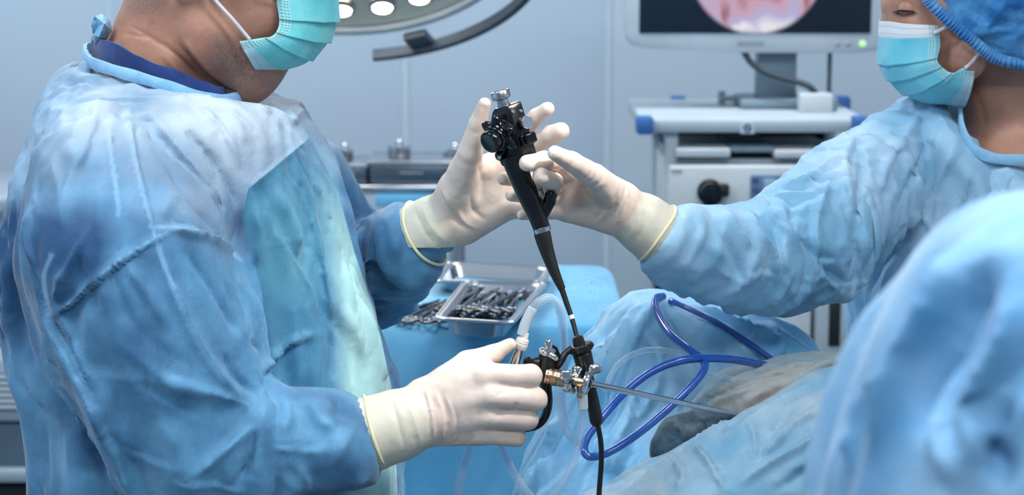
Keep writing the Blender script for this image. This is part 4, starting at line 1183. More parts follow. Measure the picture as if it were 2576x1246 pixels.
MB().tube(PP([(2428, 172, 2.724), (2450, 150, 2.724), (2476, 120, 2.716)], 5), S(4.6, 2.72), 8).build('ear_loop', LOOP, wom)
# bouffant cap
f = Field((0.50, 2.60, 1.30), (0.92, 3.02, 1.72), 0.008)
f.ell(P(2505, -55, YW + .005), (0.125, 0.108, 0.125), 0.01); f.ell(P(2560, 30, YW + .005), (0.090, 0.096, 0.075), 0.03)
V, Q = f.mesh(2)
x, y = proj(V)
edge_y = np.interp(x, [2200, 2318, 2332, 2400, 2470, 2500, 2540, 2600, 2800], [-200, -30, 4, 66, 126, 146, 158, 166, 170])
keep = (y[Q].mean(1) < edge_y[Q].mean(1))
V = crumple(V, Q, 0.10, 0.012, 50, 41, 0.05, 22.0)
V, Q2 = subdiv(V, Q, 0.3); keep = np.tile(keep, 4)
V = crumple(V, Q2, 0.06, 0.005, 25, 43, 0.05, 45.0)
V = strokes(V, Q2, [([(2440, 94), (2490, 60), (2520, 20), (2540, -20)], 7, 4, 'r'), ([(2440, 94), (2500, 78), (2570, 72)], 7, 4, 'r'), ([(2440, 94), (2470, 40), (2475, -10)], 6, 4, 'v'), ([(2445, 96), (2500, 120), (2540, 135)], 6, 3, 'v')])
CAP = cloth('cap_blue', rgb(40, 128, 206), rgb(96, 170, 228), nscale=16, weave=500, crinkle=0.5, cscale=70, transl=0.0, transp=0.14)
cp = npmesh('bouffant_cap', V, Q2[keep], CAP, wom)
md = cp.modifiers.new('thickness', 'SOLIDIFY'); md.thickness = 0.0006
# gathered elastic edge of the cap
mb = MB(); rp = PP([(2322, -24, 2.745), (2334, 2, 2.722), (2366, 36, 2.712), (2400, 66, 2.708), (2436, 96, 2.706), (2472, 126, 2.708), (2505, 148, 2.714), (2560, 162, 2.728), (2620, 168, 2.75)], 48)
rings = []
for i, c in enumerate(rp):
    wv = 0.5 + 0.5 * math.sin(i * 0.62 + 1.1 * math.sin(i * 0.13))
    d = (rp[min(i + 1, len(rp) - 1)] - rp[max(i - 1, 0)]).normalized(); n_ = d.cross(Vector((0, -1, 0))).normalized()
    if n_.z > 0: n_ = -n_
    rings.append([mb.bm.verts.new(c - n_ * 0.009 + Vector((0, -0.003 * wv, 0))), mb.bm.verts.new(c - n_ * 0.001 + Vector((0, -0.005 - 0.003 * wv, 0))),
                  mb.bm.verts.new(c + n_ * (0.006 + 0.0022 * wv) + Vector((0, -0.002 - 0.003 * wv, 0)))])
for r0, r1 in zip(rings, rings[1:]):
    for k in range(2): mb.bm.faces.new((r0[k], r0[k + 1], r1[k + 1], r1[k]))
e = mb.build('elastic_edge', CAP, cp, angle=80); md = e.modifiers.new('thickness', 'SOLIDIFY'); md.thickness = 0.0008
# hair bun inside the cap
f = Field((0.52, 2.66, 1.34), (0.88, 2.96, 1.66), 0.008)
f.ell(P(2480, -50, YW + .01), (0.098, 0.082, 0.105), 0.01); f.ell(P(2590, 30, YW + .01), (0.05, 0.05, 0.05), 0.03)
V, Q = f.mesh(2); x, y = proj(V)
keep = y[Q].mean(1) < np.interp(x[Q].mean(1), [2200, 2345, 2400, 2470, 2540, 2800], [-200, -20, 40, 100, 135, 150])
npmesh('hair', V, Q[keep], HAIR_W, wom)
# her right hand, palm to the camera
glove(wom, (-0.05, 2.22, 1.18), (0.26, 2.48, 1.42),
  [((1555, 510, 2.40, 52), (1450, 440, 2.398, 34)), ((1560, 530, 2.402, 54), (1435, 475, 2.408, 36)), ((1560, 540, 2.402, 48), (1425, 508, 2.408, 34)), ((1558, 550, 2.40, 40), (1420, 530, 2.404, 28)),
   ((1560, 510, 2.392, 50), (1492, 446, 2.368, 36)), ((1500, 500, 2.396, 40), (1450, 500, 2.404, 36))],
  [[(1450, 445, 2.402, 29), (1408, 412, 2.372, 24), (1368, 404, 2.312, 23), (1326, 411, 2.294, 21.5)],
   [(1435, 470, 2.408, 28), (1350, 455, 2.388, 20), (1268, 450, 2.374, 17.5)],
   [(1425, 505, 2.408, 26), (1350, 497, 2.388, 19), (1286, 491, 2.374, 16.5)],
   [(1420, 528, 2.404, 24), (1360, 538, 2.386, 16), (1313, 541, 2.374, 13.5)],
   [(1545, 495, 2.385, 44), (1495, 445, 2.345, 32), (1440, 408, 2.306, 25.5), (1395, 385, 2.281, 18.5)]],
  CUFF_W,
  [([(1578, 465), (1570, 510), (1545, 575)], 5, 1.8, 's'), ([(1560, 470), (1545, 520), (1525, 570)], 5, 1.3, 'v'), ([(1545, 470), (1525, 530), (1505, 562)], 5, 1.1, 'r'), ([(1525, 520), (1505, 545), (1490, 556)], 4, 1.0, 'v'),
   ([(1462, 510), (1470, 545)], 4, 0.9, 'v'), ([(1485, 500), (1492, 550)], 4, 0.9, 'v'), ([(1510, 455), (1480, 475), (1450, 470)], 8, 1.4, 'v'), ([(1475, 455), (1465, 480)], 4, 0.8, 'v'),
   ([(1610, 490), (1605, 560), (1575, 610)], 6, 1.2, 'r'), ([(1630, 505), (1620, 570), (1590, 620)], 6, 1.2, 'v'), ([(1500, 430), (1492, 452), (1474, 462)], 4, 0.8, 'v'), ([(1486, 424), (1478, 444), (1462, 452)], 4, 0.8, 'v'), ([(1516, 438), (1508, 462), (1488, 472)], 4, 0.8, 'v')],
  ((1648, 585, 2.408), 80, dirpx((1648, 585, 2.408), (1575, 535, 2.403))), label='cream latex glove with bent index finger on the black scope', kf=0.0012)
# fingertips of her other hand resting on the drape
glove(wom, (0.30, 2.42, 1.07), (0.58, 2.66, 1.24), [((2280, 930, 2.55, 44), (2235, 915, 2.55, 36))],
  [[(2235, 912, 2.545, 26), (2205, 905, 2.54, 18), (2182, 905, 2.535, 14)], [(2240, 925, 2.53, 26), (2215, 930, 2.52, 18), (2198, 940, 2.515, 14)], [(2245, 940, 2.52, 24), (2225, 950, 2.51, 17), (2210, 962, 2.505, 13)],
   [(2250, 950, 2.51, 22), (2235, 965, 2.50, 15), (2225, 976, 2.495, 12)], [(2260, 900, 2.58, 26), (2225, 890, 2.58, 18), (2205, 895, 2.575, 14)]],
  [(2330, 945, 2.555, 60), (2280, 930, 2.55, 50)], [], ((2330, 945, 2.555), 62, dirpx((2330, 945, 2.555), (2280, 930, 2.55))), h=0.003)
# ------------------------------------------------------------------ instruments in the hands
BLACK = M('scope_black', rgb(15, 17, 21), 0.24, bump=0.03, bscale=300)
GLOSS = M('scope_gloss_black', rgb(10, 12, 17), 0.12)
SATIN = M('satin_black', rgb(24, 22, 21), 0.36)
STEEL = M('brushed_steel', rgb(196, 196, 200), 0.22, 1.0, nscale=40)
CHROME = M('chrome', rgb(220, 222, 226), 0.10, 1.0, bump=0.25, bscale=220)
BRONZE = M('bronze_satin', rgb(196, 164, 138), 0.28, 1.0)
WHITE = M('white_plastic', rgb(228, 230, 232), 0.4)
def clear_mat(name, col, tr=0.72, rough=0.12):
    m, nt, b = new_mat(name); L = nt.links
    n = nd(nt, 'ShaderNodeTexNoise', i_Scale=30.0); L.new(nd(nt, 'ShaderNodeTexCoord').outputs['Object'], n.inputs['Vector'])
    r = ramp(nt, n.outputs[0], [(0.3, tuple(c * 0.92 for c in col[:3]) + (1,)), (0.7, col)])
    L.new(r.outputs[0], b.inputs['Base Color'])
    b.inputs['Roughness'].default_value = rough; b.inputs['Specular IOR Level'].default_value = 0.8
    tp = nd(nt, 'ShaderNodeBsdfTransparent'); tp.inputs[0].default_value = (0.93, 0.96, 1, 1)
    ms = nd(nt, 'ShaderNodeMixShader'); lw = nd(nt, 'ShaderNodeLayerWeight'); lw.inputs[0].default_value = 0.5
    rf = ramp(nt, lw.outputs['Facing'], [(0.25, (min(tr + .12, .95),) * 3 + (1,)), (0.85, (tr * .55,) * 3 + (1,))]); L.new(rf.outputs[0], ms.inputs[0])
    L.new(b.outputs[0], ms.inputs[1]); L.new(tp.outputs[0], ms.inputs[2]); L.new(ms.outputs[0], nt.nodes['Material Output'].inputs[0])
    return m
CLEAR = clear_mat('clear_silicone', rgb(232, 244, 250), 0.76)
CLEARW = clear_mat('milky_silicone', rgb(226, 236, 242), 0.25, 0.2)
BLUETUBE = clear_mat('blue_tubing', rgb(24, 84, 184), 0.15, 0.12)

YS = 2.335; SO = P(1362, 572, YS); SPX = S(1, YS)
AU = Vector((0.957, 0, 0.290)); AV = Vector((-0.290, 0, 0.957)); AW = Vector((0, -1, 0))
def Lc(u, v, w=0.0): return SO + (AU * u + AV * v + AW * w) * SPX
def Lpx(x, y, w=0.0):
    dx, dy = x - 1362, 572 - y
    return Lc(0.957 * dx + 0.290 * dy, -0.290 * dx + 0.957 * dy, w)
scope = empty('flexible_endoscope', 'black flexible endoscope with star wheel and tapering neck held upright', 'endoscope', loc=SO)
def loft_sections(secs, bev=0.0):
    mb = MB(); rings = [[mb.bm.verts.new(p) for p in s_] for s_ in secs]
    n = len(rings[0])
    for r0, r1 in zip(rings, rings[1:]):
        for i in range(n): mb.bm.faces.new((r0[i], r0[(i + 1) % n], r1[(i + 1) % n], r1[i]))
    mb.bm.faces.new(rings[0][::-1]); mb.bm.faces.new(rings[-1])
    if bev:
        bmesh.ops.recalc_face_normals(mb.bm, faces=mb.bm.faces[:])
        es = [e for e in mb.bm.edges if len(e.link_faces) == 2 and e.calc_face_angle(0) > 0.35]
        bmesh.ops.bevel(mb.bm, geom=es, offset=bev, segments=3, affect='EDGES', profile=0.5)
    return mb
def sec_ell(c, u0, u1, w, v, n=28, e=2.4):
    out = []
    for i in range(n):
        a = 2 * math.pi * i / n; ca, sa = math.cos(a), math.sin(a)
        out.append(Lc((u0 + u1) / 2 + (u1 - u0) / 2 * abs(ca) ** (2 / e) * (1 if ca > 0 else -1), v, w * abs(sa) ** (2 / e) * (1 if sa > 0 else -1)))
    return out
loft_sections([sec_ell(0, *q) for q in ((-22, 22, 22, 0), (-25, 21, 24, 30), (-30, 19, 25, 58), (-38, 15, 26, 100), (-43, 13, 27, 145), (-46, 20, 28, 178), (-46, 26, 28, 196))]).build('control_handle', BLACK, scope)
def hsec(v, l, f, r, fw=34, k=1.0):
    return [Lc(l, v, 2 * k), Lc(f, v, fw * k), Lc(r, v, 12 * k), Lc(r, v, -26 * k), Lc(l + 8, v, -28 * k)]
loft_sections([hsec(160, -30, 4, 30, 24), hsec(178, -50, 5.5, 39), hsec(205, -54, 6, 40), hsec(290, -46, 8, 42), hsec(312, -34, 8.6, 42), hsec(320, -26, 9, 40, 30)], 2.2 * SPX).build('control_head', BLACK, scope)
# plate on the right-hand face, with its buttons
fn = (AU * 22 - AV * 0 + AW * 34).normalized()     # outward normal of that face
fe = (AU * 34 - AW * 22).normalized()              # across the face
def Fp(t, v, o=0.0): return Lc(7, v, 33) + fe * (t * SPX) + fn * (o * SPX)
mb = MB()
poly = [Fp(3, 182, 0), Fp(38, 176, 0), Fp(41, 182, 0), Fp(41, 306, 0), Fp(36, 314, 0), Fp(5, 314, 0), Fp(2, 308, 0), Fp(1, 188, 0)]
mb.prism(poly, fn * (2.4 * SPX), 1.0 * SPX).build('face_plate', BLACK, scope)
for t_, v_ in ((10, 302), (33, 297)):
    MB().lathe(Fp(t_, v_, 2), fn, [(0, 5 * SPX), (2 * SPX, 5 * SPX), (3.4 * SPX, 4 * SPX), (3.6 * SPX, 0.4 * SPX)], 16).build('screw', STEEL, scope)
mb = MB().lathe(Fp(27, 268, 2), fn, [(0, 14 * SPX), (9 * SPX, 14 * SPX), (9 * SPX, 11 * SPX), (14 * SPX, 11 * SPX)], 24); mb.build('valve_socket', GLOSS, scope)
mb = MB(); cA = Fp(27, 268, 14)
prof = [(0, 14.5), (1, 16), (11, 16), (12, 15.4), (12.6, 14.6), (12.8, 0.4)]
nt_ = 36; rings = []
t0 = fn.orthogonal().normalized(); b0 = fn.cross(t0)
for h_, r_ in prof:
    rings.append([mb.bm.verts.new(cA + fn * (h_ * SPX) + (t0 * math.cos(2 * math.pi * i / (nt_ * 2)) + b0 * math.sin(2 * math.pi * i / (nt_ * 2))) * ((r_ + (0.7 if (i % 2 and 0.5 < h_ < 11.5) else 0)) * SPX)) for i in range(nt_ * 2)])
for r0, r1 in zip(rings, rings[1:]):
    for i in range(nt_ * 2): mb.bm.faces.new((r0[i], r0[(i + 1) % (nt_ * 2)], r1[(i + 1) % (nt_ * 2)], r1[i]))
mb.bm.faces.new(rings[0][::-1]); mb.bm.faces.new(rings[-1]); mb.build('knurled_valve', STEEL, scope, angle=20)
sw = MB(); rm = Matrix((fe, AV, fn)).transposed().to_4x4()
sw.box(Fp(22, 226, 8), (38 * SPX, 30 * SPX, 14 * SPX), rm, 4 * SPX, 3); sw.build('switch_base', GLOSS, scope)
sw = MB(); sw.box(Fp(26, 228, 19), (32 * SPX, 26 * SPX, 14 * SPX), rm, 4 * SPX, 3)
for k in range(5): sw.box(Fp(16 + 5 * k, 228, 26), (2 * SPX, 22 * SPX, 2.2 * SPX), rm, 0.6 * SPX, 1)
sw.build('switch_button', GLOSS, scope)
# steel suction button on top
top = Lpx(1267, 262); up = AV
MB().lathe(top - up * (6 * SPX), up, [(0, 17 * SPX), (8 * SPX, 17 * SPX), (8 * SPX, 15.5 * SPX), (13 * SPX, 15.5 * SPX), (13.5 * SPX, 14 * SPX), (18 * SPX, 14 * SPX), (18 * SPX, 15.5 * SPX), (22 * SPX, 15.5 * SPX)], 32).build('button_stem', STEEL, scope)
MB().lathe(top + up * (13 * SPX), up, [(0, 20 * SPX), (3 * SPX, 24.5 * SPX), (19 * SPX, 25 * SPX), (22 * SPX, 23 * SPX), (22 * SPX, 20 * SPX), (20 * SPX, 18 * SPX), (20.5 * SPX, 0.5 * SPX)], 40).build('suction_button', STEEL, scope)
# star wheel
wax = (Vector((-0.88, 0, -0.48)) * 0.72 + Vector((0, -0.69, 0))).normalized()
wc = Lpx(1263, 335, 18)
def wheel_ring(c, ax, fn_r, prof, n=96):
    t = ax.orthogonal().normalized(); t = (Vector((0, 0, 1)) - ax * ax.z).normalized(); b = ax.cross(t); mb = MB(); rings = []
    for h_, k in prof:
        rings.append([mb.bm.verts.new(c + ax * (h_ * SPX) + (t * math.cos(a) + b * math.sin(a)) * (fn_r(a) * k * SPX)) for a in [2 * math.pi * i / n for i in range(n)]])
    for r0, r1 in zip(rings, rings[1:]):
        for i in range(n): mb.bm.faces.new((r0[i], r0[(i + 1) % n], r1[(i + 1) % n], r1[i]))
    mb.bm.faces.new(rings[0][::-1]); mb.bm.faces.new(rings[-1]); return mb
star = lambda a: 40 + 17 * (0.5 + 0.5 * math.cos(6 * a + 0.5)) ** 1.6
MB().lathe(wc - wax * 14 * SPX, wax, [(0, 36 * SPX), (12 * SPX, 38 * SPX), (14 * SPX, 34 * SPX), (18 * SPX, 34 * SPX)], 40).build('wheel_base', BLACK, scope)
wheel_ring(wc, wax, star, [(0, 0.90), (2.5, 0.98), (6, 1.0), (13, 1.0), (16, 0.97), (18, 0.90), (19, 0.6)]).build('steering_wheel', GLOSS, scope, angle=50)
MB().lathe(wc + wax * 16 * SPX, wax, [(0, 36 * SPX), (5 * SPX, 37 * SPX), (8 * SPX, 35 * SPX), (8 * SPX, 33 * SPX), (12 * SPX, 34 * SPX), (15 * SPX, 33 * SPX), (17 * SPX, 30 * SPX), (17 * SPX, 28 * SPX)], 48).build('brake_ring', GLOSS, scope)
MB().lathe(wc + wax * 30 * SPX, wax, [(0, 28 * SPX), (12 * SPX, 29 * SPX), (20 * SPX, 28 * SPX), (23 * SPX, 25 * SPX), (23.4 * SPX, 22 * SPX), (22.6 * SPX, 20 * SPX), (22.6 * SPX, 0.5 * SPX)], 48).build('wheel_cap', GLOSS, scope)
MB().lathe(Lpx(1257, 392, 26), (AW + AU * -0.4).normalized(), [(0, 5 * SPX), (3 * SPX, 5 * SPX), (4 * SPX, 3.6 * SPX), (4.2 * SPX, 0.3 * SPX)], 16).build('screw', STEEL, scope)
mb = MB(); mb.ball(Lpx(1257, 388, 14), (12 * SPX, 12 * SPX, 14 * SPX)); mb.build('wheel_lug', GLOSS, scope)
# biopsy port
pa, pb = Lpx(1352, 566), Lpx(1382, 508); pc_ = Lpx(1387, 482)
MB().cyl(pa, pb, 15 * SPX, 15.5 * SPX, 28).build('biopsy_port', BLACK, scope)
ax_ = (pc_ - pb).normalized()
MB().lathe(pb - ax_ * 4 * SPX, ax_, [(0, 15.5 * SPX), (3 * SPX, 16.5 * SPX), (27 * SPX, 15.2 * SPX), (30 * SPX, 13.8 * SPX), (30 * SPX, 9 * SPX), (22 * SPX, 8 * SPX)], 28).build('port_cap', GLOSS, scope)
mb = MB()
mb.prism([Lpx(1338, 446, 8), Lpx(1350, 470, 8), Lpx(1356, 492, 8), Lpx(1372, 508, 8), Lpx(1362, 545, 8), Lpx(1345, 540, 8), Lpx(1334, 500, 8), Lpx(1328, 455, 8)], -AW * (-16 * SPX) * -1, 2.5 * SPX)
mb.build('finger_hook', GLOSS, scope)
# ring, bend boot, tube
MB().lathe(Lc(0, -12), AV, [(0, 21.5 * SPX), (0.8 * SPX, 22.5 * SPX), (13 * SPX, 23 * SPX), (14 * SPX, 22 * SPX)], 32).build('metal_ring', STEEL, scope)
bx0 = P(1364, 584, YS)
ctr = PP([(1362, 580, YS), (1374, 625, YS), (1393, 680, YS - .004), (1414, 728, YS - .008)], 8)
rr = np.interp(np.linspace(0, 1, len(ctr)), [0, .06, .2, 1], [19.5, 21.5, 20.5, 9.5])
mb = MB(); mb.tube(ctr, [float(r) * SPX for r in rr], 28); mb.build('bend_boot', SATIN, scope)
mb = MB(); tp_ = PP([(1412, 724, YS - .008), (1425, 762, YS - .012), (1440, 806, YS - .018), (1452, 852, YS - .026)], 8)
mb.tube(tp_, [float(v) * SPX for v in np.linspace(7.6, 5.6, len(tp_))], 18).build('insertion_tube', SATIN, scope)
wb = PP([(1436.4, 793, YS - .0165), (1439.6, 803, YS - .0178)], 2)
MB().cyl(wb[0], wb[-1], 7.4 * SPX, 7.2 * SPX, 20).build('marker_band', WHITE, scope)

# ---- black cable coupling under the tube
YC = 2.285
q = S(1, YC)
con = empty('cable_coupling', 'black cable coupling with notched clamp ring below the thin scope tube', 'cable coupling', loc=P(1500, 1060, YC))
a0, a1 = P(1451, 838, YC), P(1497, 1010, YC); ax_ = (a1 - a0).normalized()
MB().lathe(P(1452, 846, YC), ax_, [(0, 9 * q), (3 * q, 14 * q), (22 * q, 16 * q), (30 * q, 17 * q)], 28).build('coupling_neck', SATIN, con)
mb = MB(); fc = P(1458, 866, YC)
mb.lathe(fc, ax_, [(0, 20 * q), (1 * q, 30 * q), (3 * q, 32 * q), (15 * q, 32 * q), (18 * q, 30 * q), (22 * q, 25 * q), (24 * q, 20 * q)], 44)
for k in range(14):
    a = 2 * math.pi * k / 14; t = ax_.orthogonal().normalized(); b = ax_.cross(t)
    c = fc + ax_ * 9 * q + (t * math.cos(a) + b * math.sin(a)) * 32 * q
    mb.lathe(c - ax_ * 5 * q, ax_, [(0, 1.6 * q), (1 * q, 2.6 * q), (9 * q, 2.6 * q), (10 * q, 1.6 * q)], 8)
mb.build('clamp_ring', SATIN, con)
MB().lathe(P(1464, 888, YC), (P(1478, 945, YC) - P(1464, 888, YC)), [(0, 23 * q), (2 * q, 24.5 * q), (48 * q, 23 * q), (56 * q, 20 * q), (66 * q, 15 * q)], 32).build('coupling_body', SATIN, con)
sp_ = PP([(1476, 935, YC), (1484, 980, YC), (1495, 1030, YC), (1500, 1056, YC), (1504, 1072, YC)], 6)
MB().tube(sp_, [float(v) * q for v in np.interp(np.linspace(0, 1, len(sp_)), [0, .3, .8, .9, 1], [15, 16.5, 17.5, 15, 9])], 24).build('strain_relief', SATIN, con)
MB().tube(PP([(1503, 1066, YC), (1511, 1110, YC), (1513, 1160, YC), (1507, 1246, YC), (1500, 1400, YC - .02), (1490, 1600, YC - .02)], 8), 6.8 * q, 14).build('cable', SATIN, con)
mb = MB(); lv = PP([(1440, 877, YC - .004), (1424, 888, YC - .006), (1412, 905, YC - .008), (1398, 922, YC - .006), (1384, 930, YC)], 6)
for i in range(len(lv) - 1):
    pass
mb.tube(lv, [float(v) * q for v in np.interp(np.linspace(0, 1, len(lv)), [0, .3, .6, 1], [9, 8.5, 12, 13])], 10).build('clamp_lever', SATIN, con)

# ---- rigid scope in the right hand
YR = 2.268; r1 = S(1, YR)
rig = empty('rigid_scope', 'steel rod rigid scope with bronze collar and black pistol grip in the lower hand', 'surgical instrument', loc=P(1375, 960, YR))
bA, bB = P(1377, 893, YR), P(1370, 955, YR); bax = (bB - bA).normalized()
MB().lathe(bA, bax, [(0, 19 * r1), (2 * r1, 22 * r1), (40 * r1, 22.5 * r1), (50 * r1, 20 * r1), (64 * r1, 17 * r1)], 32).build('scope_body', SATIN, rig)
MB().lathe(P(1362, 915, YR - .004), P(1316, 910, YR + .006) - P(1362, 915, YR - .004), [(0, 15 * r1), (16 * r1, 15 * r1), (20 * r1, 11 * r1), (32 * r1, 10 * r1), (34 * r1, 14 * r1), (42 * r1, 14 * r1), (46 * r1, 11 * r1)], 24).build('side_port', SATIN, rig)
lowp = PP([(1371, 945, YR), (1374, 975, YR + .004), (1378, 1005, YR + .010), (1376, 1035, YR + .016), (1364, 1060, YR + .018), (1345, 1074, YR + .018), (1318, 1080, YR + .02)], 6)
MB().tube(lowp, [float(v) * r1 for v in np.interp(np.linspace(0, 1, len(lowp)), [0, .2, .5, 1], [18, 14, 11, 9])], 18).build('grip_ring', GLOSS, rig)
MB().prism([P(1389, 868, YR + .008), P(1402, 876, YR + .008), P(1409, 892, YR + .008), P(1405, 915, YR + .008), P(1395, 932, YR + .008), P(1380, 925, YR + .008), P(1384, 890, YR + .008)], Vector((0, 0.008, 0)), 2 * r1).build('grip_hook', GLOSS, rig)
# upper stopcock: chrome base with a bent wing lever
mb = MB(); sc_ = P(1376, 893, YR)
mb.lathe(sc_, -bax, [(0, 21 * r1), (2 * r1, 22.5 * r1), (13 * r1, 22 * r1), (17 * r1, 17 * r1), (19 * r1, 8 * r1)], 24)
mb.build('stopcock', CHROME, rig)
f = Field(tuple(P(1340, 920, YR - .03)), tuple(P(1430, 840, YR + .03)), 0.0011)
f.ell(P(1380, 866, YR - .004), (11 * r1, 7 * r1, 13 * r1), 0.002); f.cone(P(1379, 872, YR - .004), P(1382, 892, YR - .006), 7 * r1, 9 * r1, 0.004); f.ell(P(1394, 899, YR - .008), (13 * r1, 7 * r1, 8 * r1), 0.003, Matrix.Rotation(0.6, 4, 'Y')); f.ell(P(1364, 886, YR - .006), (10 * r1, 8 * r1, 8 * r1), 0.003)
V, Q = f.mesh(2); npmesh('stopcock_lever', V, Q, CHROME, rig)
# bronze collar with engraved dots, stopcock block, clamp disc, lever, rod
cA, cB = P(1371, 944, YR - .004), P(1432, 957, YR - .006); cax = (cB - cA).normalized(); CL = (cB - cA).length
MB().lathe(cA, cax, [(0, 20 * r1), (1 * r1, 22 * r1), (13 * r1, 22.5 * r1), (14 * r1, 21 * r1), (16 * r1, 21 * r1), (17 * r1, 22.5 * r1), (20 * r1, 23 * r1), (21 * r1, 21.5 * r1), (24 * r1, 22 * r1), (CL, 21 * r1)], 40).build('bronze_collar', BRONZE, rig)
t = (Vector((0, 0, 1)) - cax * cax.z).normalized(); b = cax.cross(t); mb = MB()
for k in range(12):
    a = 2 * math.pi * k / 12; d = t * math.cos(a) + b * math.sin(a)
    for h_, rr_ in ((7, 2.2), (30, 1.7)):
        mb.lathe(cA + cax * h_ * r1 + d * 21.8 * r1, d, [(0, rr_ * r1), (1.0 * r1, rr_ * r1), (1.1 * r1, 0.3 * r1)], 8)
mb.build('index_marks', M('mark_black', rgb(18, 16, 16), 0.4), rig)
MB().cyl(cA + cax * CL * 0.9, P(1482, 966, YR - .008), 15 * r1, 12 * r1, 24).build('sheath_socket', BRONZE, rig)
f = Field(tuple(P(1395, 1040, YR - .05)), tuple(P(1540, 890, YR + .03)), 0.0013)
f.cone(P(1424, 948, YR - .024), P(1434, 956, YR - .004), 15 * r1, 16 * r1, 0.002); f.ell(P(1424, 945, YR - .028), (17 * r1, 8 * r1, 15 * r1), 0.002)
f.cone(P(1428, 975, YR - .014), P(1440, 984, YR - .010), 14 * r1, 9 * r1, 0.003); f.cone(P(1436, 965, YR - .006), P(1458, 930, YR + .004), 13 * r1, 10 * r1, 0.002); f.ell(P(1452, 930, YR), (13 * r1, 9 * r1, 11 * r1), 0.002)
f.cone(P(1424, 944, YR - .034), P(1424, 944, YR - .045), 7 * r1, 6 * r1, 0.001, True)
V, Q = f.mesh(1); npmesh('stopcock_block', V, Q, CHROME, rig)
dA = P(1474, 962, YR - .008)
mb = MB(); mb.lathe(dA - cax * 9 * r1, cax, [(0, 24 * r1), (2 * r1, 31 * r1), (6 * r1, 33 * r1), (12 * r1, 33 * r1), (15 * r1, 30 * r1), (17 * r1, 22 * r1), (19 * r1, 12 * r1)], 40); mb.build('clamp_disc', CHROME, rig)
f = Field(tuple(P(1465, 960, YR - .03)), tuple(P(1530, 900, YR + .02)), 0.0011)
f.ell(P(1498, 928, YR - .010), (18 * r1, 7 * r1, 12 * r1), 0.002, Matrix.Rotation(0.35, 4, 'Y')); f.cone(P(1492, 932, YR - .010), P(1480, 948, YR - .010), 8 * r1, 8 * r1, 0.004)
V, Q = f.mesh(2); npmesh('clamp_lever', V, Q, STEEL, rig)
MB().lathe(P(1468, 972, YR - .010), P(1463, 1000, YR - .010) - P(1468, 972, YR - .010), [(0, 18 * r1), (16 * r1, 15 * r1), (18 * r1, 13 * r1), (30 * r1, 13 * r1)], 24).build('outlet_nipple', BRONZE, rig)
rA, rB = P(1482, 965, YR - .008), P(1852, 1043, 2.42)
MB().lathe(rA, rB - rA, [(0, 12 * r1), (6 * r1, 12 * r1), (7 * r1, 9 * r1), ((rB - rA).length * 0.985, 6.6 * r1), ((rB - rA).length, 5.5 * r1)], 24).build('steel_rod', STEEL, rig)
# steel luer connector under the thumb
lu = empty('luer_connector', 'chrome luer connector with white collar pressed by the thumb', 'connector', loc=P(1298, 905, 2.262))
YL = 2.262; lA, lB = P(1288, 930, YL), P(1310, 868, YL); lax = lB - lA
MB().lathe(lA, lax, [(0, 13.5 * r1), (18 * r1, 13.5 * r1), (60 * r1, 11.5 * r1), (lax.length, 11.5 * r1)], 28).build('metal_cone', STEEL, lu)
MB().lathe(P(1307, 878, YL), lax, [(0, 16 * r1), (2 * r1, 17.5 * r1), (14 * r1, 17.5 * r1), (15 * r1, 16 * r1), (17 * r1, 16 * r1), (18 * r1, 17 * r1), (27 * r1, 16 * r1), (29 * r1, 12 * r1), (36 * r1, 11 * r1), (44 * r1, 10 * r1)], 28).build('white_collar', M('collar_white', rgb(216, 212, 206), 0.4), lu)

# ---- tubing
def hose(name, label, pts, rpx, mat, group=None, ends=None, hollow=False, cat='tube'):
    path = PP(pts, 14); rr_ = S(rpx, pts[0][2])
    mb = MB(); mb.tube(path, rr_, 18, caps=not hollow)
    o = mb.build(name, mat, None, angle=70)
    if hollow:
        md = o.modifiers.new('wall', 'SOLIDIFY'); md.thickness = rr_ * 0.42; md.offset = -1
    tag(o, label, cat, group)
    return o
hose('silicone_tube', 'clear tube arching up from the thumb connector and down behind the scope', [(1316, 836, YL), (1325, 810, YL), (1345, 772, YL), (1378, 750, YL + .004), (1405, 772, YL + .012), (1417, 830, YL + .03), (1418, 920, YL + .05), (1412, 1010, YL + .05), (1422, 1075, YL + .045), (1455, 1120, YL + .04)], 11.5, CLEAR, hollow=True)
hose('tube_sleeve', 'milky tube end pushed over the thumb connector', [(1313, 842, YL), (1322, 812, YL), (1340, 776, YL)], 13.2, CLEARW, cat='tube end')
hose('silicone_tube', 'clear drain tube looping down from the rigid scope outlet', [(1465, 990, YR - .010), (1467, 1050, YR - .010), (1455, 1120, YR - .012), (1430, 1190, YR - .02), (1385, 1256, YR - .03), (1330, 1330, YR - .03)], 11.5, CLEAR, hollow=True)
hose('tube_sleeve', 'milky tube end on the rigid scope outlet', [(1465, 985, YR - .010), (1467, 1028, YR - .010)], 13.4, CLEARW, cat='tube end')
hose('silicone_tube', 'clear tube hanging straight below the gripping hand', [(1190, 1090, 2.262), (1178, 1140, 2.262), (1160, 1200, 2.262), (1152, 1260, 2.262), (1150, 1340, 2.262)], 11, CLEAR, hollow=True)
hose('silicone_tube', 'clear tube slanting right below the gripping hand', [(1248, 1090, 2.268), (1268, 1140, 2.268), (1300, 1205, 2.268), (1345, 1262, 2.268), (1400, 1320, 2.268)], 10.5, CLEAR, hollow=True)
YB = 2.40
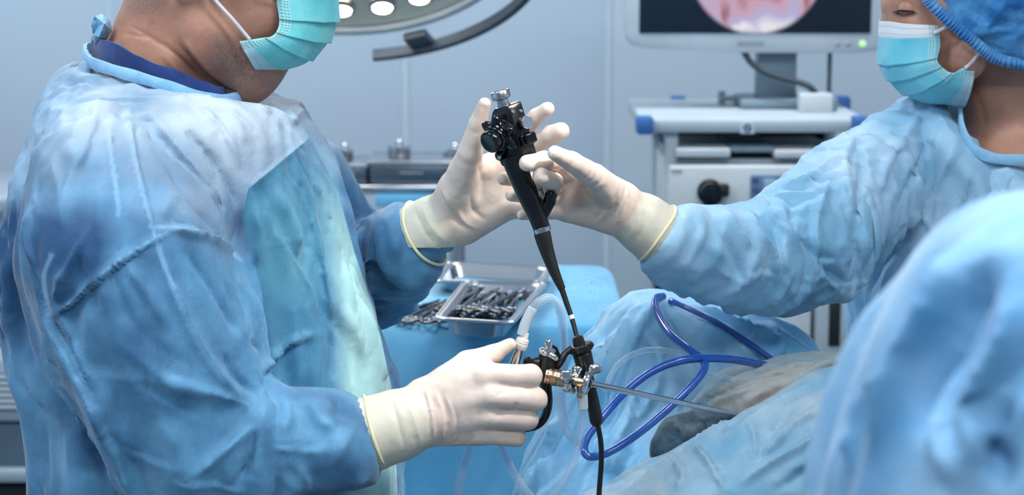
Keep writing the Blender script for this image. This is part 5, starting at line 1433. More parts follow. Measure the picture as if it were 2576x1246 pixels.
hose('blue_tube', 'glossy blue tube coiled in a wide loop over the drape', [(1668, 746, 2.62), (1650, 752, 2.60), (1652, 785, 2.56), (1685, 838, 2.50), (1742, 886, 2.45), (1772, 912, 2.43), (1762, 945, 2.41), (1706, 1005, 2.385), (1620, 1080, 2.36), (1540, 1134, 2.345), (1490, 1150, 2.345), (1470, 1135, 2.35), (1478, 1100, 2.365), (1520, 1045, 2.39), (1580, 980, 2.41), (1650, 930, 2.42), (1730, 905, 2.425), (1830, 904, 2.45), (1925, 920, 2.50)], 9.5, BLUETUBE)
hose('blue_tube', 'thin blue tube running along the far raised drape', [(1686, 757, 2.612), (1704, 764, 2.60), (1740, 780, 2.585), (1800, 810, 2.57), (1860, 848, 2.56), (1910, 882, 2.555), (1945, 908, 2.55)], 7.5, BLUETUBE)
hose('silicone_tube', 'thin clear tube curving over the blue drape behind the rod', [(1520, 985, 2.43), (1545, 930, 2.44), (1590, 893, 2.45), (1650, 880, 2.46), (1720, 895, 2.47), (1780, 935, 2.47), (1850, 960, 2.46)], 7, CLEAR)

# ------------------------------------------------------------------ patient and drapes
YP = 2.55
pat = empty('person', 'patient lying hidden under the translucent surgical drape', 'person', loc=P(1950, 1100, YP))
f = Field((0.10, 2.18, 0.80), (0.62, 2.80, 1.14), 0.007)
chain_px(f, [(1790, 1070, 2.50, 30), (1870, 1026, 2.505, 66), (2010, 1000, 2.515, 76), (2200, 995, 2.535, 84)], 0.03)
chain_px(f, [(1900, 1165, 2.41, 62), (2080, 1080, 2.43, 75), (2250, 1050, 2.45, 95)], 0.03)
V, Q = f.mesh(2); o = npmesh('body', V, Q, SKIN_P, pat); attr(o, 'stubble', np.zeros(len(V)))
def drape_mesh(fld, seed, folds, ang, n1, n2, zmin, ex=0.08, lens=(0.10, 0.35), wid=(0.008, 0.02), hei=(0.004, 0.010), hs=1.7, hmax=12):
    V, Q = fld.mesh(2)
    V = settle(V, Q, ex, 25, 3, 0.0, 0.02, 0.006, 0.06, seed, 5.0, 0.004, vgrow=ang)
    V, Q = subdiv(V, Q, 0.5)
    V = foldfield(V, Q, n1, lens, wid, hei, ang, seed, zmin=zmin)
    V = strokes(V, Q, [(p, w, min(h * hs, hmax), 'f' if k == 's' else k) for (p, w, h, k) in folds])
    V, Q = subdiv(V, Q, 0.3)
    V = foldfield(V, Q, n2, (0.04, 0.14), (0.003, 0.008), (0.0014, 0.0036), (ang[0], 1.5), seed + 1, 9.0, zmin=zmin)
    for _ in range(2): V = relax(V, edges_of(Q), 0.4)
    return V, Q
# thin sheet over the far side of the body
f = Field((0.10, 2.24, 0.74), (0.66, 2.80, 1.20), 0.012)
chain_px(f, [(1740, 1085, 2.49, 55), (1860, 1020, 2.50, 88), (2010, 992, 2.51, 95), (2240, 985, 2.53, 105)], 0.03)
chain_px(f, [(1800, 1180, 2.52, 100), (2000, 1150, 2.52, 110), (2240, 1120, 2.53, 120)], 0.03)
V, Q = drape_mesh(f, 61, [([(1720, 1030), (1800, 985), (1900, 935), (1990, 905)], 9, 4, 'r'), ([(1760, 1040), (1830, 1000), (1930, 965), (2060, 935)], 9, 6, 's'), ([(1850, 1035), (1900, 995), (1980, 970), (2080, 950)], 9, 6, 'r'), ([(1870, 1000), (1930, 960), (2000, 925), (2090, 905)], 8, 5, 'v'),
   ([(1900, 1040), (1990, 990), (2090, 975), (2170, 930)], 9, 6, 's'), ([(2020, 930), (2080, 915), (2150, 905)], 8, 4, 'r')], (1.15, 0.4), 90, 130, 0.8, hs=2.0, hmax=12)
d = npmesh('surgical_drape', V, Q[(V[Q][:, :, 2].mean(1) > 0.76)], GAUZE, None)
tag(d, 'thin beige tinted translucent drape over the patient behind the rod tip', 'drape')
# dark sheet added in place of the shaded hollow where the rod ends
f = Field((0.12, 2.30, 0.82), (0.42, 2.60, 1.10), 0.009)
chain_px(f, [(1668, 1130, 2.43, 40), (1700, 1092, 2.43, 40), (1760, 1088, 2.435, 48), (1850, 1085, 2.44, 50)], 0.02)
chain_px(f, [(1690, 1180, 2.46, 60), (1850, 1150, 2.46, 60)], 0.03)
V, Q = drape_mesh(f, 65, [([(1700, 1060), (1720, 1100), (1700, 1150)], 8, 5, 'r'), ([(1760, 1050), (1770, 1100), (1740, 1140)], 8, 5, 's'), ([(1820, 1050), (1810, 1090), (1780, 1120)], 8, 5, 'v')], (0.2, 0.6), 30, 60, 0.8)
d = npmesh('hollow_shade', V, Q, cloth('hollow_shade_slate', rgb(38, 62, 78), rgb(92, 118, 132), nscale=26, weave=300, transl=0.0), None)
tag(d, 'dark slate sheet standing in for the shaded hollow below the steel rod tip', 'shade filler')
# nearer sheet sloping down to the left
f = Field((0.02, 2.10, 0.70), (0.72, 2.66, 1.18), 0.012)
chain_px(f, [(1540, 1345, 2.36, 130), (1660, 1275, 2.37, 118), (1790, 1200, 2.375, 106), (1920, 1120, 2.39, 98), (2070, 1035, 2.41, 100), (2240, 985, 2.43, 110), (2420, 1060, 2.42, 115)], 0.02)
chain_px(f, [(1760, 1330, 2.33, 150), (1950, 1230, 2.35, 150), (2120, 1130, 2.37, 140), (2280, 1090, 2.40, 140), (2440, 1120, 2.40, 140)], 0.03)
V, Q = drape_mesh(f, 63, [([(1560, 1240), (1680, 1160), (1790, 1085), (1880, 1045)], 9, 5, 's'), ([(1740, 1110), (1790, 1170), (1830, 1240)], 9, 6, 's'), ([(1690, 1150), (1720, 1200), (1700, 1246)], 9, 5, 'r'), ([(1890, 1100), (1900, 1150), (1960, 1060), (2010, 1020)], 8, 4, 'v'),
   ([(1830, 1240), (1930, 1170), (2050, 1100), (2130, 1040)], 10, 6, 's'), ([(1900, 1160), (1990, 1080), (2080, 1010)], 9, 5, 'r'), ([(1930, 1246), (2040, 1180), (2120, 1130)], 10, 5, 'v'), ([(1800, 1100), (1870, 1070), (1960, 1010), (2080, 940)], 8, 4, 'r'), ([(1880, 1050), (1900, 1100), (1880, 1150)], 8, 4, 'r')], (1.0, 0.4), 80, 150, 0.8, hs=2.2, hmax=13)
d = npmesh('surgical_drape', V, Q[(V[Q][:, :, 2].mean(1) > 0.73)], GAUZEB, None)
tag(d, 'pale blue translucent drape sloping down to the left in front of the rod tip', 'drape')
# sheet hanging over the far raised leg
f = Field((-0.02, 2.36, 0.55), (0.52, 2.98, 1.28), 0.013)
f.loft(rows_px([(738, 1600, 1650, 2.66, .04), (755, 1566, 1760, 2.66, .06), (790, 1535, 1900, 2.66, .085), (830, 1504, 1985, 2.66, .10), (890, 1462, 2066, 2.66, .12), (1000, 1405, 2110, 2.65, .15), (1120, 1345, 2120, 2.64, .18), (1246, 1300, 2130, 2.63, .20), (1600, 1250, 2140, 2.63, .22), (1700, 1240, 2140, 2.63, .22)]), 0.01)
V, Q = drape_mesh(f, 71, [([(1620, 740), (1560, 850), (1500, 980), (1420, 1140)], 12, 8, 'r'), ([(1640, 745), (1600, 850), (1560, 960), (1520, 1080), (1440, 1240)], 12, 7, 's'), ([(1660, 750), (1720, 840), (1800, 960)], 12, 6, 'v'),
   ([(1600, 760), (1530, 830), (1470, 930)], 9, 5, 'v'), ([(1700, 760), (1800, 790), (1900, 830), (1990, 870)], 12, 6, 's'), ([(1750, 790), (1850, 860), (1900, 920)], 12, 6, 'r'), ([(1930, 800), (1960, 860), (1950, 920)], 10, 5, 'r'), ([(1580, 800), (1660, 900), (1640, 1000), (1560, 1100)], 12, 7, 'r'),
   ([(1500, 900), (1520, 1000), (1500, 1100), (1420, 1220)], 12, 7, 'v'), ([(1620, 940), (1580, 1060), (1520, 1180)], 10, 7, 's'), ([(1400, 1040), (1380, 1120), (1340, 1240)], 10, 6, 'r')], (-0.35, 0.7), 110, 170, 0.8, hei=(0.005, 0.014), hs=2.2, hmax=15)
d = npmesh('surgical_drape', V, Q, DRAPE, None); tag(d, 'crumpled blue drape tented over the far raised leg behind the scope', 'drape')
# sheet over the near raised leg, close to the camera
YN = 1.15
f = Field((0.11, 0.94, 0.80), (0.54, 1.36, 1.50), 0.010)
f.loft(rows_px([(505, 2590, 2720, YN, .05), (530, 2515, 2800, YN, .075), (570, 2440, 2860, YN, .10), (650, 2352, 2920, YN, .125), (760, 2278, 2960, YN, .14), (880, 2205, 2990, YN, .15), (1050, 2135, 3010, YN, .16), (1246, 2082, 3030, YN, .17), (1700, 2020, 3050, YN, .18), (1950, 2010, 3050, YN, .18)]), 0.01)
V, Q = drape_mesh(f, 81, [([(2460, 560), (2360, 760), (2260, 960), (2180, 1200)], 34, 10, 'r'), ([(2500, 600), (2440, 780), (2350, 960), (2330, 1140)], 34, 11, 'v'), ([(2560, 700), (2540, 860), (2470, 1000), (2440, 1200)], 34, 11, 'r'), ([(2390, 900), (2370, 1050), (2400, 1240)], 30, 9, 'r'), ([(2520, 1000), (2500, 1100), (2540, 1240)], 30, 11, 'v'), ([(2250, 900), (2180, 1060), (2140, 1240)], 18, 8, 'r')], (-0.4, 0.5), 60, 20, 0.7, wid=(0.012, 0.026), hei=(0.006, 0.016), hs=2.0, hmax=22)
d = npmesh('surgical_drape', V, Q, NEARDRAPE, None); tag(d, 'blurred pale blue drape over the near raised leg in the right foreground', 'drape')
# operating table under the patient
ot = empty('operating_table', 'padded operating table under the draped patient', 'operating table', loc=(0.42, 2.3, 0))
MB().box((0.55, 2.35, 0.70), (0.95, 0.62, 0.09), None, 0.03, 3).build('table_pad', M('pad_black', rgb(30, 32, 36), 0.6), ot)
MB().box((0.55, 2.35, 0.63), (0.98, 0.58, 0.05), None, 0.01).build('table_frame', STEEL, ot)
MB().cyl((0.55, 2.35, 0.05), (0.55, 2.35, 0.61), 0.11).build('table_column', STEEL, ot)
MB().box((0.55, 2.35, 0.03), (0.9, 0.5, 0.06), None, 0.015).build('table_base', M('base_grey', rgb(170, 176, 182), 0.5), ot)
# ------------------------------------------------------------------ background equipment
GREYB = M('cart_grey', rgb(186, 198, 208), 0.45)
OFFW = M('device_white', rgb(206, 212, 218), 0.45)
DARK = M('dark_gap', rgb(22, 28, 34), 0.5)
BUMP = M('bumper_blue', rgb(58, 110, 176), 0.5)
def bxp(x0, y0, x1, y1, Y, dep, mb=None, bev=0.004):
    """box whose front face covers the pixel rectangle at depth Y"""
    a = P(x0, y1, Y); b = P(x1, y0, Y); mb = mb or MB()
    return mb.box(((a.x + b.x) / 2, Y + dep / 2, (a.z + b.z) / 2), (b.x - a.x, dep, b.z - a.z), None, bev)
# ---- operating lamp in view
LC = P(850, -150, 4.1); LN = Vector((0.02, -0.55, -0.835)).normalized(); LR = S(450, 4.1)
lamp = empty('operating_lamp', 'round operating lamp with warm lit lenses and dark curved handle rail', 'lamp', loc=LC)
def op_lamp(e, C, N, R, lit=26.0):
    MB().lathe(C - N * 0.10, N, [(0, R * .25), (.02, R * .6), (.06, R * .92), (.09, R * .995), (.105, R), (.11, R * .985), (.108, R * .95), (.10, R * .93)], 64, False).build('lamp_housing', M('lamp_housing_grey', rgb(188, 196, 202), 0.35), e)
    MB().lathe(C - N * 0.002, N, [(0, R * .93), (-.012, R * .80), (-.02, R * .5), (-.02, R * .01)], 64, False).build('reflector', M('lamp_reflector', rgb(222, 214, 198), 0.22, 0.5), e)
    t = N.orthogonal().normalized(); b = N.cross(t)
    for ring, cnt, rr in ((0.77, 20, .060), (0.50, 12, .060)):
        for k in range(cnt):
            a = 2 * math.pi * (k + 0.60) / cnt
            c = C + (t * math.cos(a) + b * math.sin(a)) * R * ring - N * 0.016
            l = MB().lathe(c, N, [(0, R * rr * 1.25), (.010, R * rr * 1.3), (.012, R * rr)], 18, False).build('lens_ring', STEEL, e)
            MB().lathe(c + N * .006, N, [(0, R * rr), (.004, R * rr * .9), (.007, R * rr * .5), (.008, R * rr * .02)], 18, False).build('lens', emis('lens_glow', (1.0, 0.86, 0.66, 1), lit), l)
    return t, b
t, b = op_lamp(lamp, LC, LN, LR)
# curved rail round the rim
rail = []
ux = Vector((1, 0, 0)); ux = (ux - LN * ux.dot(LN)).normalized(); uy = LN.cross(ux).normalized()
if uy.z > 0: uy = -uy
for i in range(40):
    a = math.radians(4 + i * 2.05)
    rail.append(LC + (ux * math.cos(a) + uy * math.sin(a)) * LR * 1.135 + LN * 0.03)
RAILM = M('rail_slate', rgb(62, 74, 88), 0.45)
mb = MB(); rings = []
for i, c in enumerate(rail):
    d = (rail[min(i + 1, 39)] - rail[max(i - 1, 0)]).normalized(); o = (c - LC); o = (o - LN * o.dot(LN)).normalized()
    rings.append([mb.bm.verts.new(c + o * x_ + LN * y_) for x_, y_ in ((-.007, -.012), (.007, -.012), (.007, .012), (-.007, .012))])
for r0, r1_ in zip(rings, rings[1:]):
    for k in range(4): mb.bm.faces.new((r0[k], r0[(k + 1) % 4], r1_[(k + 1) % 4], r1_[k]))
mb.bm.faces.new(rings[0]); mb.bm.faces.new(rings[-1][::-1]); mb.build('handle_rail', RAILM, lamp)
for a in (68, 20):
    a = math.radians(a); o = (ux * math.cos(a) + uy * math.sin(a)); tn = (-ux * math.sin(a) + uy * math.cos(a))
    MB().box(LC + o * LR * 1.065 + LN * 0.022, (0.055, 0.05, 0.02), Matrix((tn, o, LN)).transposed().to_4x4(), 0.004).build('rail_bracket', RAILM, lamp)
MB().tube([LC - LN * 0.09, LC - LN * 0.22, LC - LN * 0.28 + Vector((-.1, .1, .1)), Vector((LC.x - .25, LC.y + .2, CEIL))], 0.03, 16).build('suspension_arm', M('arm_white', rgb(214, 218, 222), 0.4), lamp)
# ---- the lamp that lights the field, above the frame
l2 = empty('operating_lamp', 'round operating lamp hanging above the patient, lighting the hands', 'lamp', loc=LAMP2)
N2 = (LAMP2_AIM - LAMP2).normalized()
op_lamp(l2, LAMP2 - N2 * 0.03, N2, 0.30, 6.0)
MB().tube([LAMP2 - N2 * 0.12, LAMP2 - N2 * 0.25, Vector((LAMP2.x + .2, LAMP2.y - .1, CEIL))], 0.03, 16).build('suspension_arm', MATS['arm_white'], l2)

# ---- endoscopy cart
cart = empty('equipment_cart', 'grey wheeled equipment cart with blue bumpers under the monitor', 'cart', loc=(P(1900, 300, 4.8).x, 4.85, 0))
YF = 4.60
tz = P(1900, 300, YF).z; xl, xr = P(1612, 300, YF).x, P(2186, 300, YF).x
MB().box(((xl + xr) / 2, YF + .27, tz - .016), (xr - xl, .54, .032), None, .008).build('top_shelf', GREYB, cart)
for px, py, Y in ((1622, 310, YF - .004), (2164, 324, YF - .004), (1706, 246, YF + .53), (2120, 246, YF + .53)):
    c = P(px, py, Y); MB().box((c.x, Y + .01, tz - .014), (.040, .05, .042), None, .008).build('corner_bumper', BUMP, cart)
c = P(1880, 322, YF); st = MB().box((c.x, YF - .001, c.z), (.032, .002, .026)).build('shelf_sticker', M('sticker_white', rgb(214, 222, 236), 0.5), cart)
mb = MB(); ringp = [Vector((c.x + .0075 * math.cos(2 * math.pi * i / 24), YF - .003, c.z + .0085 * math.sin(2 * math.pi * i / 24))) for i in range(25)]; mb.tube(ringp, .0022, 6, False); mb.tube([c + Vector((-.004, -.003, .003)), c + Vector((.004, -.003, -.003))], .002, 6); mb.build('sticker_mark', M('mark_slate', rgb(90, 104, 136), 0.5), st)
bl, br = P(1690, 400, YF + .03).x, P(2160, 400, YF + .03).x
for xx in (bl, br): MB().box((xx, YF + .06, tz / 2), (.03, .06, tz - .03), None, .004).build('side_post', GREYB, cart)
for xx in (bl, br): MB().box((xx, YF + .48, tz / 2), (.03, .06, tz - .03), None, .004).build('side_post', GREYB, cart)
MB().box(((bl + br) / 2, YF + .50, tz / 2), (br - bl, .02, tz - .1)).build('back_panel', DARK, cart)
for py in (414, 700, 960):
    z_ = P(1900, py, YF).z; MB().box(((bl + br) / 2, YF + .27, z_), (br - bl, .46, .018), None, .003).build('shelf', GREYB, cart)
MB().box(((bl + br) / 2, YF + .27, .16), (br - bl + .06, .5, .05), None, .01).build('cart_base', GREYB, cart)
for xx in (bl, br):
    for yy in (YF + .06, YF + .48):
        MB().cyl((xx - .015, yy, .045), (xx + .015, yy, .045), .045, seg=20).build('castor_wheel', DARK, cart)
        MB().cyl((xx, yy, .06), (xx, yy, .15), .014, seg=10).build('castor_stem', STEEL, cart)
# keyboard drawer
dr_ = empty('keyboard_drawer', 'pale sliding drawer in the dark gap under the cart shelf', 'drawer', loc=P(1900, 385, YF))
bxp(1700, 374, 1838, 396, YF - .005, .30).build('drawer_front', OFFW, dr_)
bxp(1838, 370, 1948, 384, YF + .004, .28).build('drawer_handle', M('drawer_slate', rgb(120, 140, 158), 0.5), dr_)
bxp(1948, 378, 2100, 398, YF - .005, .30).build('drawer_front', OFFW, dr_)
# light source / video processor
dev = empty('light_source_unit', 'white light source box with black socket and blue button panel', 'medical device', loc=P(1900, 600, YF + .2))
bxp(1680, 418, 2150, 655, YF - .02, .42, bev=.008).build('housing', OFFW, dev)
c = P(1785, 482, YF - .02)
mb = MB(); mb.lathe(c, (0, -1, 0), [(0, .030), (.012, .030), (.014, .022), (.03, .020), (.034, .026), (.05, .026), (.052, .018)], 28); mb.build('socket_knob', GLOSS, dev)
mb = MB(); mb.box(c + Vector((.018, -.022, .006)), (.05, .03, .03), None, .006); mb.box(c + Vector((-.002, -.02, -.02)), (.03, .03, .05), None, .006); mb.build('socket_plug', DARK, dev)
pl = bxp(1886, 440, 2010, 540, YF - .024, .01).build('button_panel', M('panel_slate', rgb(104, 132, 166), 0.5), dev)
for i, yy in enumerate((452, 476, 500, 524)):
    bxp(1892, yy - 8, 1910, yy + 8, YF - .028, .006, bev=.001).build('button', M('button_slate', rgb(84, 106, 140), 0.5), pl)
bxp(1922, 452, 1950, 500, YF - .028, .006, bev=.001).build('display', M('display_pale', rgb(150, 186, 206), 0.3), pl)
bxp(1690, 428, 1716, 434, YF - .0215, .002, bev=0).build('print_mark', M('print_grey', rgb(150, 158, 170), 0.5), dev)
un = empty('processor_unit', 'white processor box with dark vent slot on the lower cart shelf', 'medical device', loc=P(1900, 850, YF + .2))
bxp(1700, 765, 2042, 940, YF - .01, .42, bev=.008).build('housing', OFFW, un)
bxp(2046, 735, 2150, 940, YF - .005, .40, bev=.006).build('side_module', GREYB, un)
bxp(2084, 752, 2116, 872, YF - .009, .01, bev=.001).build('vent_slot', DARK, un)
bxp(1652, 704, 1745, 748, YF - .03, .2, bev=.004).build('cable_tray', DARK, un)
# ---- monitor
YMN = 4.84
mon = empty('monitor', 'grey framed monitor showing a round pink endoscopic image', 'monitor', loc=P(1900, 250, YMN))
mb = MB()
fr = [(1572, -340), (1578, 88), (1590, 112), (1640, 122), (1900, 134), (2160, 134), (2222, 126), (2238, 108), (2244, -340)]
fr = [(1900 + (x - 1905) * 1.0, y) for x, y in fr]
mb.prism([P(x, y, YMN) for x, y in fr], Vector((0, 0.07, 0)), .006).build('monitor_frame', M('monitor_grey', rgb(196, 206, 216), 0.4), mon)
def screen_mat():
    m, nt, b = new_mat('endoscopic_image'); L = nt.links
    tc = nd(nt, 'ShaderNodeTexCoord'); mp = nd(nt, 'ShaderNodeMapping'); L.new(tc.outputs['Object'], mp.inputs[0])
    n = nd(nt, 'ShaderNodeTexNoise', i_Scale=9.0, i_Detail=2.0, i_Distortion=0.8); L.new(tc.outputs['Object'], n.inputs['Vector'])
    img = ramp(nt, n.outputs[0], [(0.34, rgb(150, 90, 110)), (0.45, rgb(214, 170, 190)), (0.55, rgb(190, 186, 226)), (0.66, rgb(244, 240, 248))]).outputs[0]
    ctr = P(1905, -85, YMN - .002)
    vd = nd(nt, 'ShaderNodeVectorMath', operation='DISTANCE'); L.new(tc.outputs['Object'], vd.inputs[0]); vd.inputs[1].default_value = ctr
    msk = ramp(nt, math_node(nt, 'MULTIPLY', vd.outputs['Value'], 1.0 / S(340, YMN)), [(0.47, (1, 1, 1, 1)), (0.50, (0, 0, 0, 1))]).outputs[0]
    col = mix(nt, msk, rgb(8, 20, 38), img)
    L.new(col, b.inputs['Emission Color']); b.inputs['Emission Strength'].default_value = 0.85
    b.inputs['Base Color'].default_value = (0.004, 0.006, 0.01, 1); b.inputs['Roughness'].default_value = 0.3
    return m
bxp(1608, -300, 2202, 84, YMN - .003, .01, bev=.001).build('screen', screen_mat(), mon)
MB().lathe(P(2170, 110, YMN), (0, -1, 0), [(0, S(8, YMN)), (.002, S(8, YMN)), (.003, S(3, YMN))], 14).build('power_light', emis('led_green', rgb(170, 220, 150), 0.9), mon)
for px in (2108, 2135): MB().lathe(P(px, 111, YMN), (0, -1, 0), [(0, S(7, YMN)), (.002, S(7, YMN)), (.003, S(5, YMN))], 14).build('button', M('button_grey', rgb(150, 160, 172), 0.5), mon)
bxp(1855, 104, 1922, 116, YMN - .001, .003, bev=0).build('maker_plate', M('plate_grey', rgb(150, 156, 168), 0.4), mon)
bxp(1905, 120, 2006, 268, YMN + .06, .07, bev=.006).build('stand_post', M('stand_slate', rgb(126, 146, 160), 0.45), mon)
cz = P(1955, 280, YMN + .09); MB().box((cz.x, YMN + .10, tz + .012), (.20, .2, .024), None, .008).build('stand_foot', MATS['stand_slate'], mon)
o = MB(); o.tube(PP([(1870, 128, YMN + .02), (1890, 158, YMN + .01), (1925, 182, YMN), (1965, 196, YMN - .01), (2005, 206, YMN - .02), (2035, 218, YMN - .03), (2056, 240, YMN - .03)], 8), S(8, YMN), 12)
cb = o.build('monitor_cable', M('cable_slate', rgb(40, 54, 66), 0.5)); tag(cb, 'dark cable drooping from the monitor to the small white box', 'cable')
o = bxp(2080, 130, 2094, 260, YMN + .1, .012, bev=.002); po = o.build('thin_pole', M('pole_slate', rgb(88, 108, 124), 0.4)); po.location = (0, 0, 0); tag(po, 'thin grey pole standing behind the small white box on the cart', 'pole')
z0 = tz
mb = MB(); c = P(2050, 262, YMN - .05); mb.box((c.x, YMN - .05, z0 + .022), (.078, .06, .044), None, .004)
wbx = empty('junction_box', 'small white junction box on the cart shelf beside the stand', 'box', loc=(c.x, YMN - .05, z0)); mb.build('housing', OFFW, wbx)
MB().box((c.x + .045, YMN - .05, z0 + .018), (.016, .03, .03), None, .003).build('connector', M('stand_slate'), wbx)
c = P(1855, 236, YMN + .1)
hb = empty('grip_bar', 'short grey grip bar lying left of the monitor post', 'bar', loc=(c.x, YMN + .1, tz))
MB().box((c.x, YMN + .15, tz + .014), (.075, .02, .014), None, .004).build('bar', M('stand_slate'), hb)
MB().cyl((c.x - .034, YMN + .15, tz), (c.x - .034, YMN + .15, tz + .032), .009, seg=14).build('end_knob', M('stand_slate'), hb)

# ---- instrument table with drape
ZT = 0.98
nr = PZ(1288, 822, ZT).y; fr_ = PZ(1288, 668, ZT).y
X0, X1 = -0.40, (1546 - 1288) / F * fr_ * 1.01
tab = empty('instrument_table', 'instrument table covered with a blue sheet behind the hands', 'table', loc=((X0 + X1) / 2, (nr + fr_) / 2, 0))
f = Field((X0 - .12, nr - .12, 0.25), (X1 + .14, fr_ + .12, ZT + .05), 0.014)
cx, cy, ha, hb_ = (X0 + X1) / 2, (nr + fr_) / 2, (X1 - X0) / 2, (fr_ - nr) / 2
f.loft([(ZT, cx, cy, ha - .008, hb_ - .008), (ZT - .012, cx, cy, ha, hb_), (ZT - .2, cx, cy, ha + .012, hb_ + .012), (ZT - .45, cx, cy, ha + .03, hb_ + .03), (0.3, cx, cy, ha + .045, hb_ + .045)], 0.004, 14)
V, Q = f.mesh(2); V, Q = subdiv(V, Q, 0.5)
top_z = V[:, 2] > ZT - .03
V2 = foldfield(V, Q, 90, (0.15, 0.5), (0.014, 0.03), (0.006, 0.016), (0.05, 0.35), 91, zmin=0.4)
wgt = np.clip((ZT - .02 - V[:, 2]) / 0.12, 0, 1)[:, None]
V = V * (1 - wgt) + V2 * wgt
V[:, 2] += 0.0008 * vnoise(V, 14, 3)
npmesh('table_sheet', V, Q, TABLEDRAPE, tab)
for xx in (X0 + .05, X1 - .05):
    for yy in (nr + .05, fr_ - .05): MB().cyl((xx, yy, 0), (xx, yy, .32), .015, seg=12).build('leg', STEEL, tab)
def tray(label, corners, z, depth):
    """corners: rim pixels near-left, near-right, far-right, far-left"""
    C = [PZ(x, y, z + depth) for x, y in corners]
    e = empty('instrument_tray', label, 'tray', loc=(sum(c.x for c in C) / 4, sum(c.y for c in C) / 4, z))
    def rring(inset, dz, r=0.02, n=5):
        out = []; cc = sum(C, Vector()) / 4
        for i in range(4):
            p = C[i]; a = (C[i - 1] - p).normalized(); b = (C[(i + 1) % 4] - p).normalized()
            p = p + (a + b) * inset
            for k in range(n + 1):
                t_ = k / n; out.append((p + a * r) * (1 - t_) ** 2 + p * 2 * t_ * (1 - t_) + (p + b * r) * t_ ** 2 + Vector((0, 0, dz)))
        return out
    mb = MB(); secs = [rring(-.003, -.004), rring(-.003, 0), rring(.004, .001), rring(.010, -.003), rring(.016, -depth + .004), rring(.022, -depth + .001), rring(.06, -depth + .001)]
    rings = [[mb.bm.verts.new(p) for p in s_] for s_ in secs]; n = len(rings[0])
    for r0, r1_ in zip(rings, rings[1:]):
        for i in range(n): mb.bm.faces.new((r0[i], r0[(i + 1) % n], r1_[(i + 1) % n], r1_[i]))
    mb.bm.faces.new(rings[-1]); o = mb.build('tray_pan', M('tray_steel', rgb(188, 194, 202), 0.25, 1.0), e); md = o.modifiers.new('sheet', 'SOLIDIFY'); md.thickness = .0012
    rp_ = rring(-.003, -.001) ; MB().tube(rp_ + rp_[:1], .0028, 8, False).build('rolled_rim', MATS['tray_steel'], e)
    return e
TRAY = [(1100, 800), (1285, 812), (1372, 712), (1172, 708)]
tray('steel tray full of forceps on the blue sheet', TRAY, ZT + .002, .030)
tray('empty steel tray behind the forceps tray', [(1092, 706), (1362, 712), (1388, 672), (1125, 660)], ZT + .002, .026)
def forceps(label, group, loc, yaw, L, tilt=0.0):
    e = empty('forceps', label, 'forceps', group)
    for s in (-1, 1):
        k = s * .0022
        sh = MB(); sh.tube([Vector((0, s * .016, 0)), Vector((.05 * L / .2, s * .010, k)), Vector((.62 * L, s * .0015, k)), Vector((.78 * L, -s * .003, k)), Vector((L, -s * .0008, k))], [.0030, .0032, .0036, .0032, .0014], 8).build('shank', STEEL_D, e)
        rg = [Vector((-.011 + .0135 * math.cos(2 * math.pi * i / 20), s * .022 + .0105 * math.sin(2 * math.pi * i / 20), 0)) for i in range(21)]
        MB().tube(rg, .0026, 8, False).build('finger_ring', STEEL_D, e)
    MB().cyl((.64 * L, 0, -.006), (.64 * L, 0, .006), .0042, seg=12).build('pivot_screw', STEEL_D, e)
    e.location = loc; e.rotation_euler = (0, tilt, yaw)
    return e
STEEL_D = M('instrument_steel', rgb(120, 126, 136), 0.22, 1.0)
rnd = random.Random(8)
ca = [PZ(x, y, ZT + .010) for x, y in TRAY]
for i in range(13):
    t_ = (i + .6) / 13.6
    a = ca[0].lerp(ca[1], 0.14 + 0.74 * t_); b = ca[3].lerp(ca[2], 0.14 + 0.74 * t_); d = (b - a); dn = d.normalized()
    o = a + dn * (0.035 + .02 * rnd.random()) + Vector((0, 0, .003 + .0045 * (i % 3)))
    forceps(['leftmost', 'second from left', 'third from left', 'fourth from left', 'fifth from left', 'sixth from left', 'middle one', 'sixth from right', 'fifth from right', 'fourth from right', 'third from right', 'second from right', 'rightmost'][i] + ' of the forceps lying in the front steel tray', 'forceps in the front tray', o, math.atan2(d.y, d.x) + rnd.uniform(-.1, .1), min(d.length - .085, .20) * rnd.uniform(.9, 1.0))
for i, ((x0, y0), (x1, y1), lab) in enumerate([((968, 797), (1030, 762), 'leftmost of the loose forceps on the blue sheet'), ((1005, 801), (1105, 757), 'second loose forceps from the left on the blue sheet'), ((1048, 803), (1120, 757), 'third loose forceps from the left on the blue sheet'), ((1082, 801), (1168, 735), 'loose forceps lying against the left side of the front tray')]):
    a, b = PZ(x0, y0, ZT + .008), PZ(x1, y1, ZT + .008); d = b - a
    forceps(lab, 'loose forceps on the sheet', a, math.atan2(d.y, d.x), d.length)

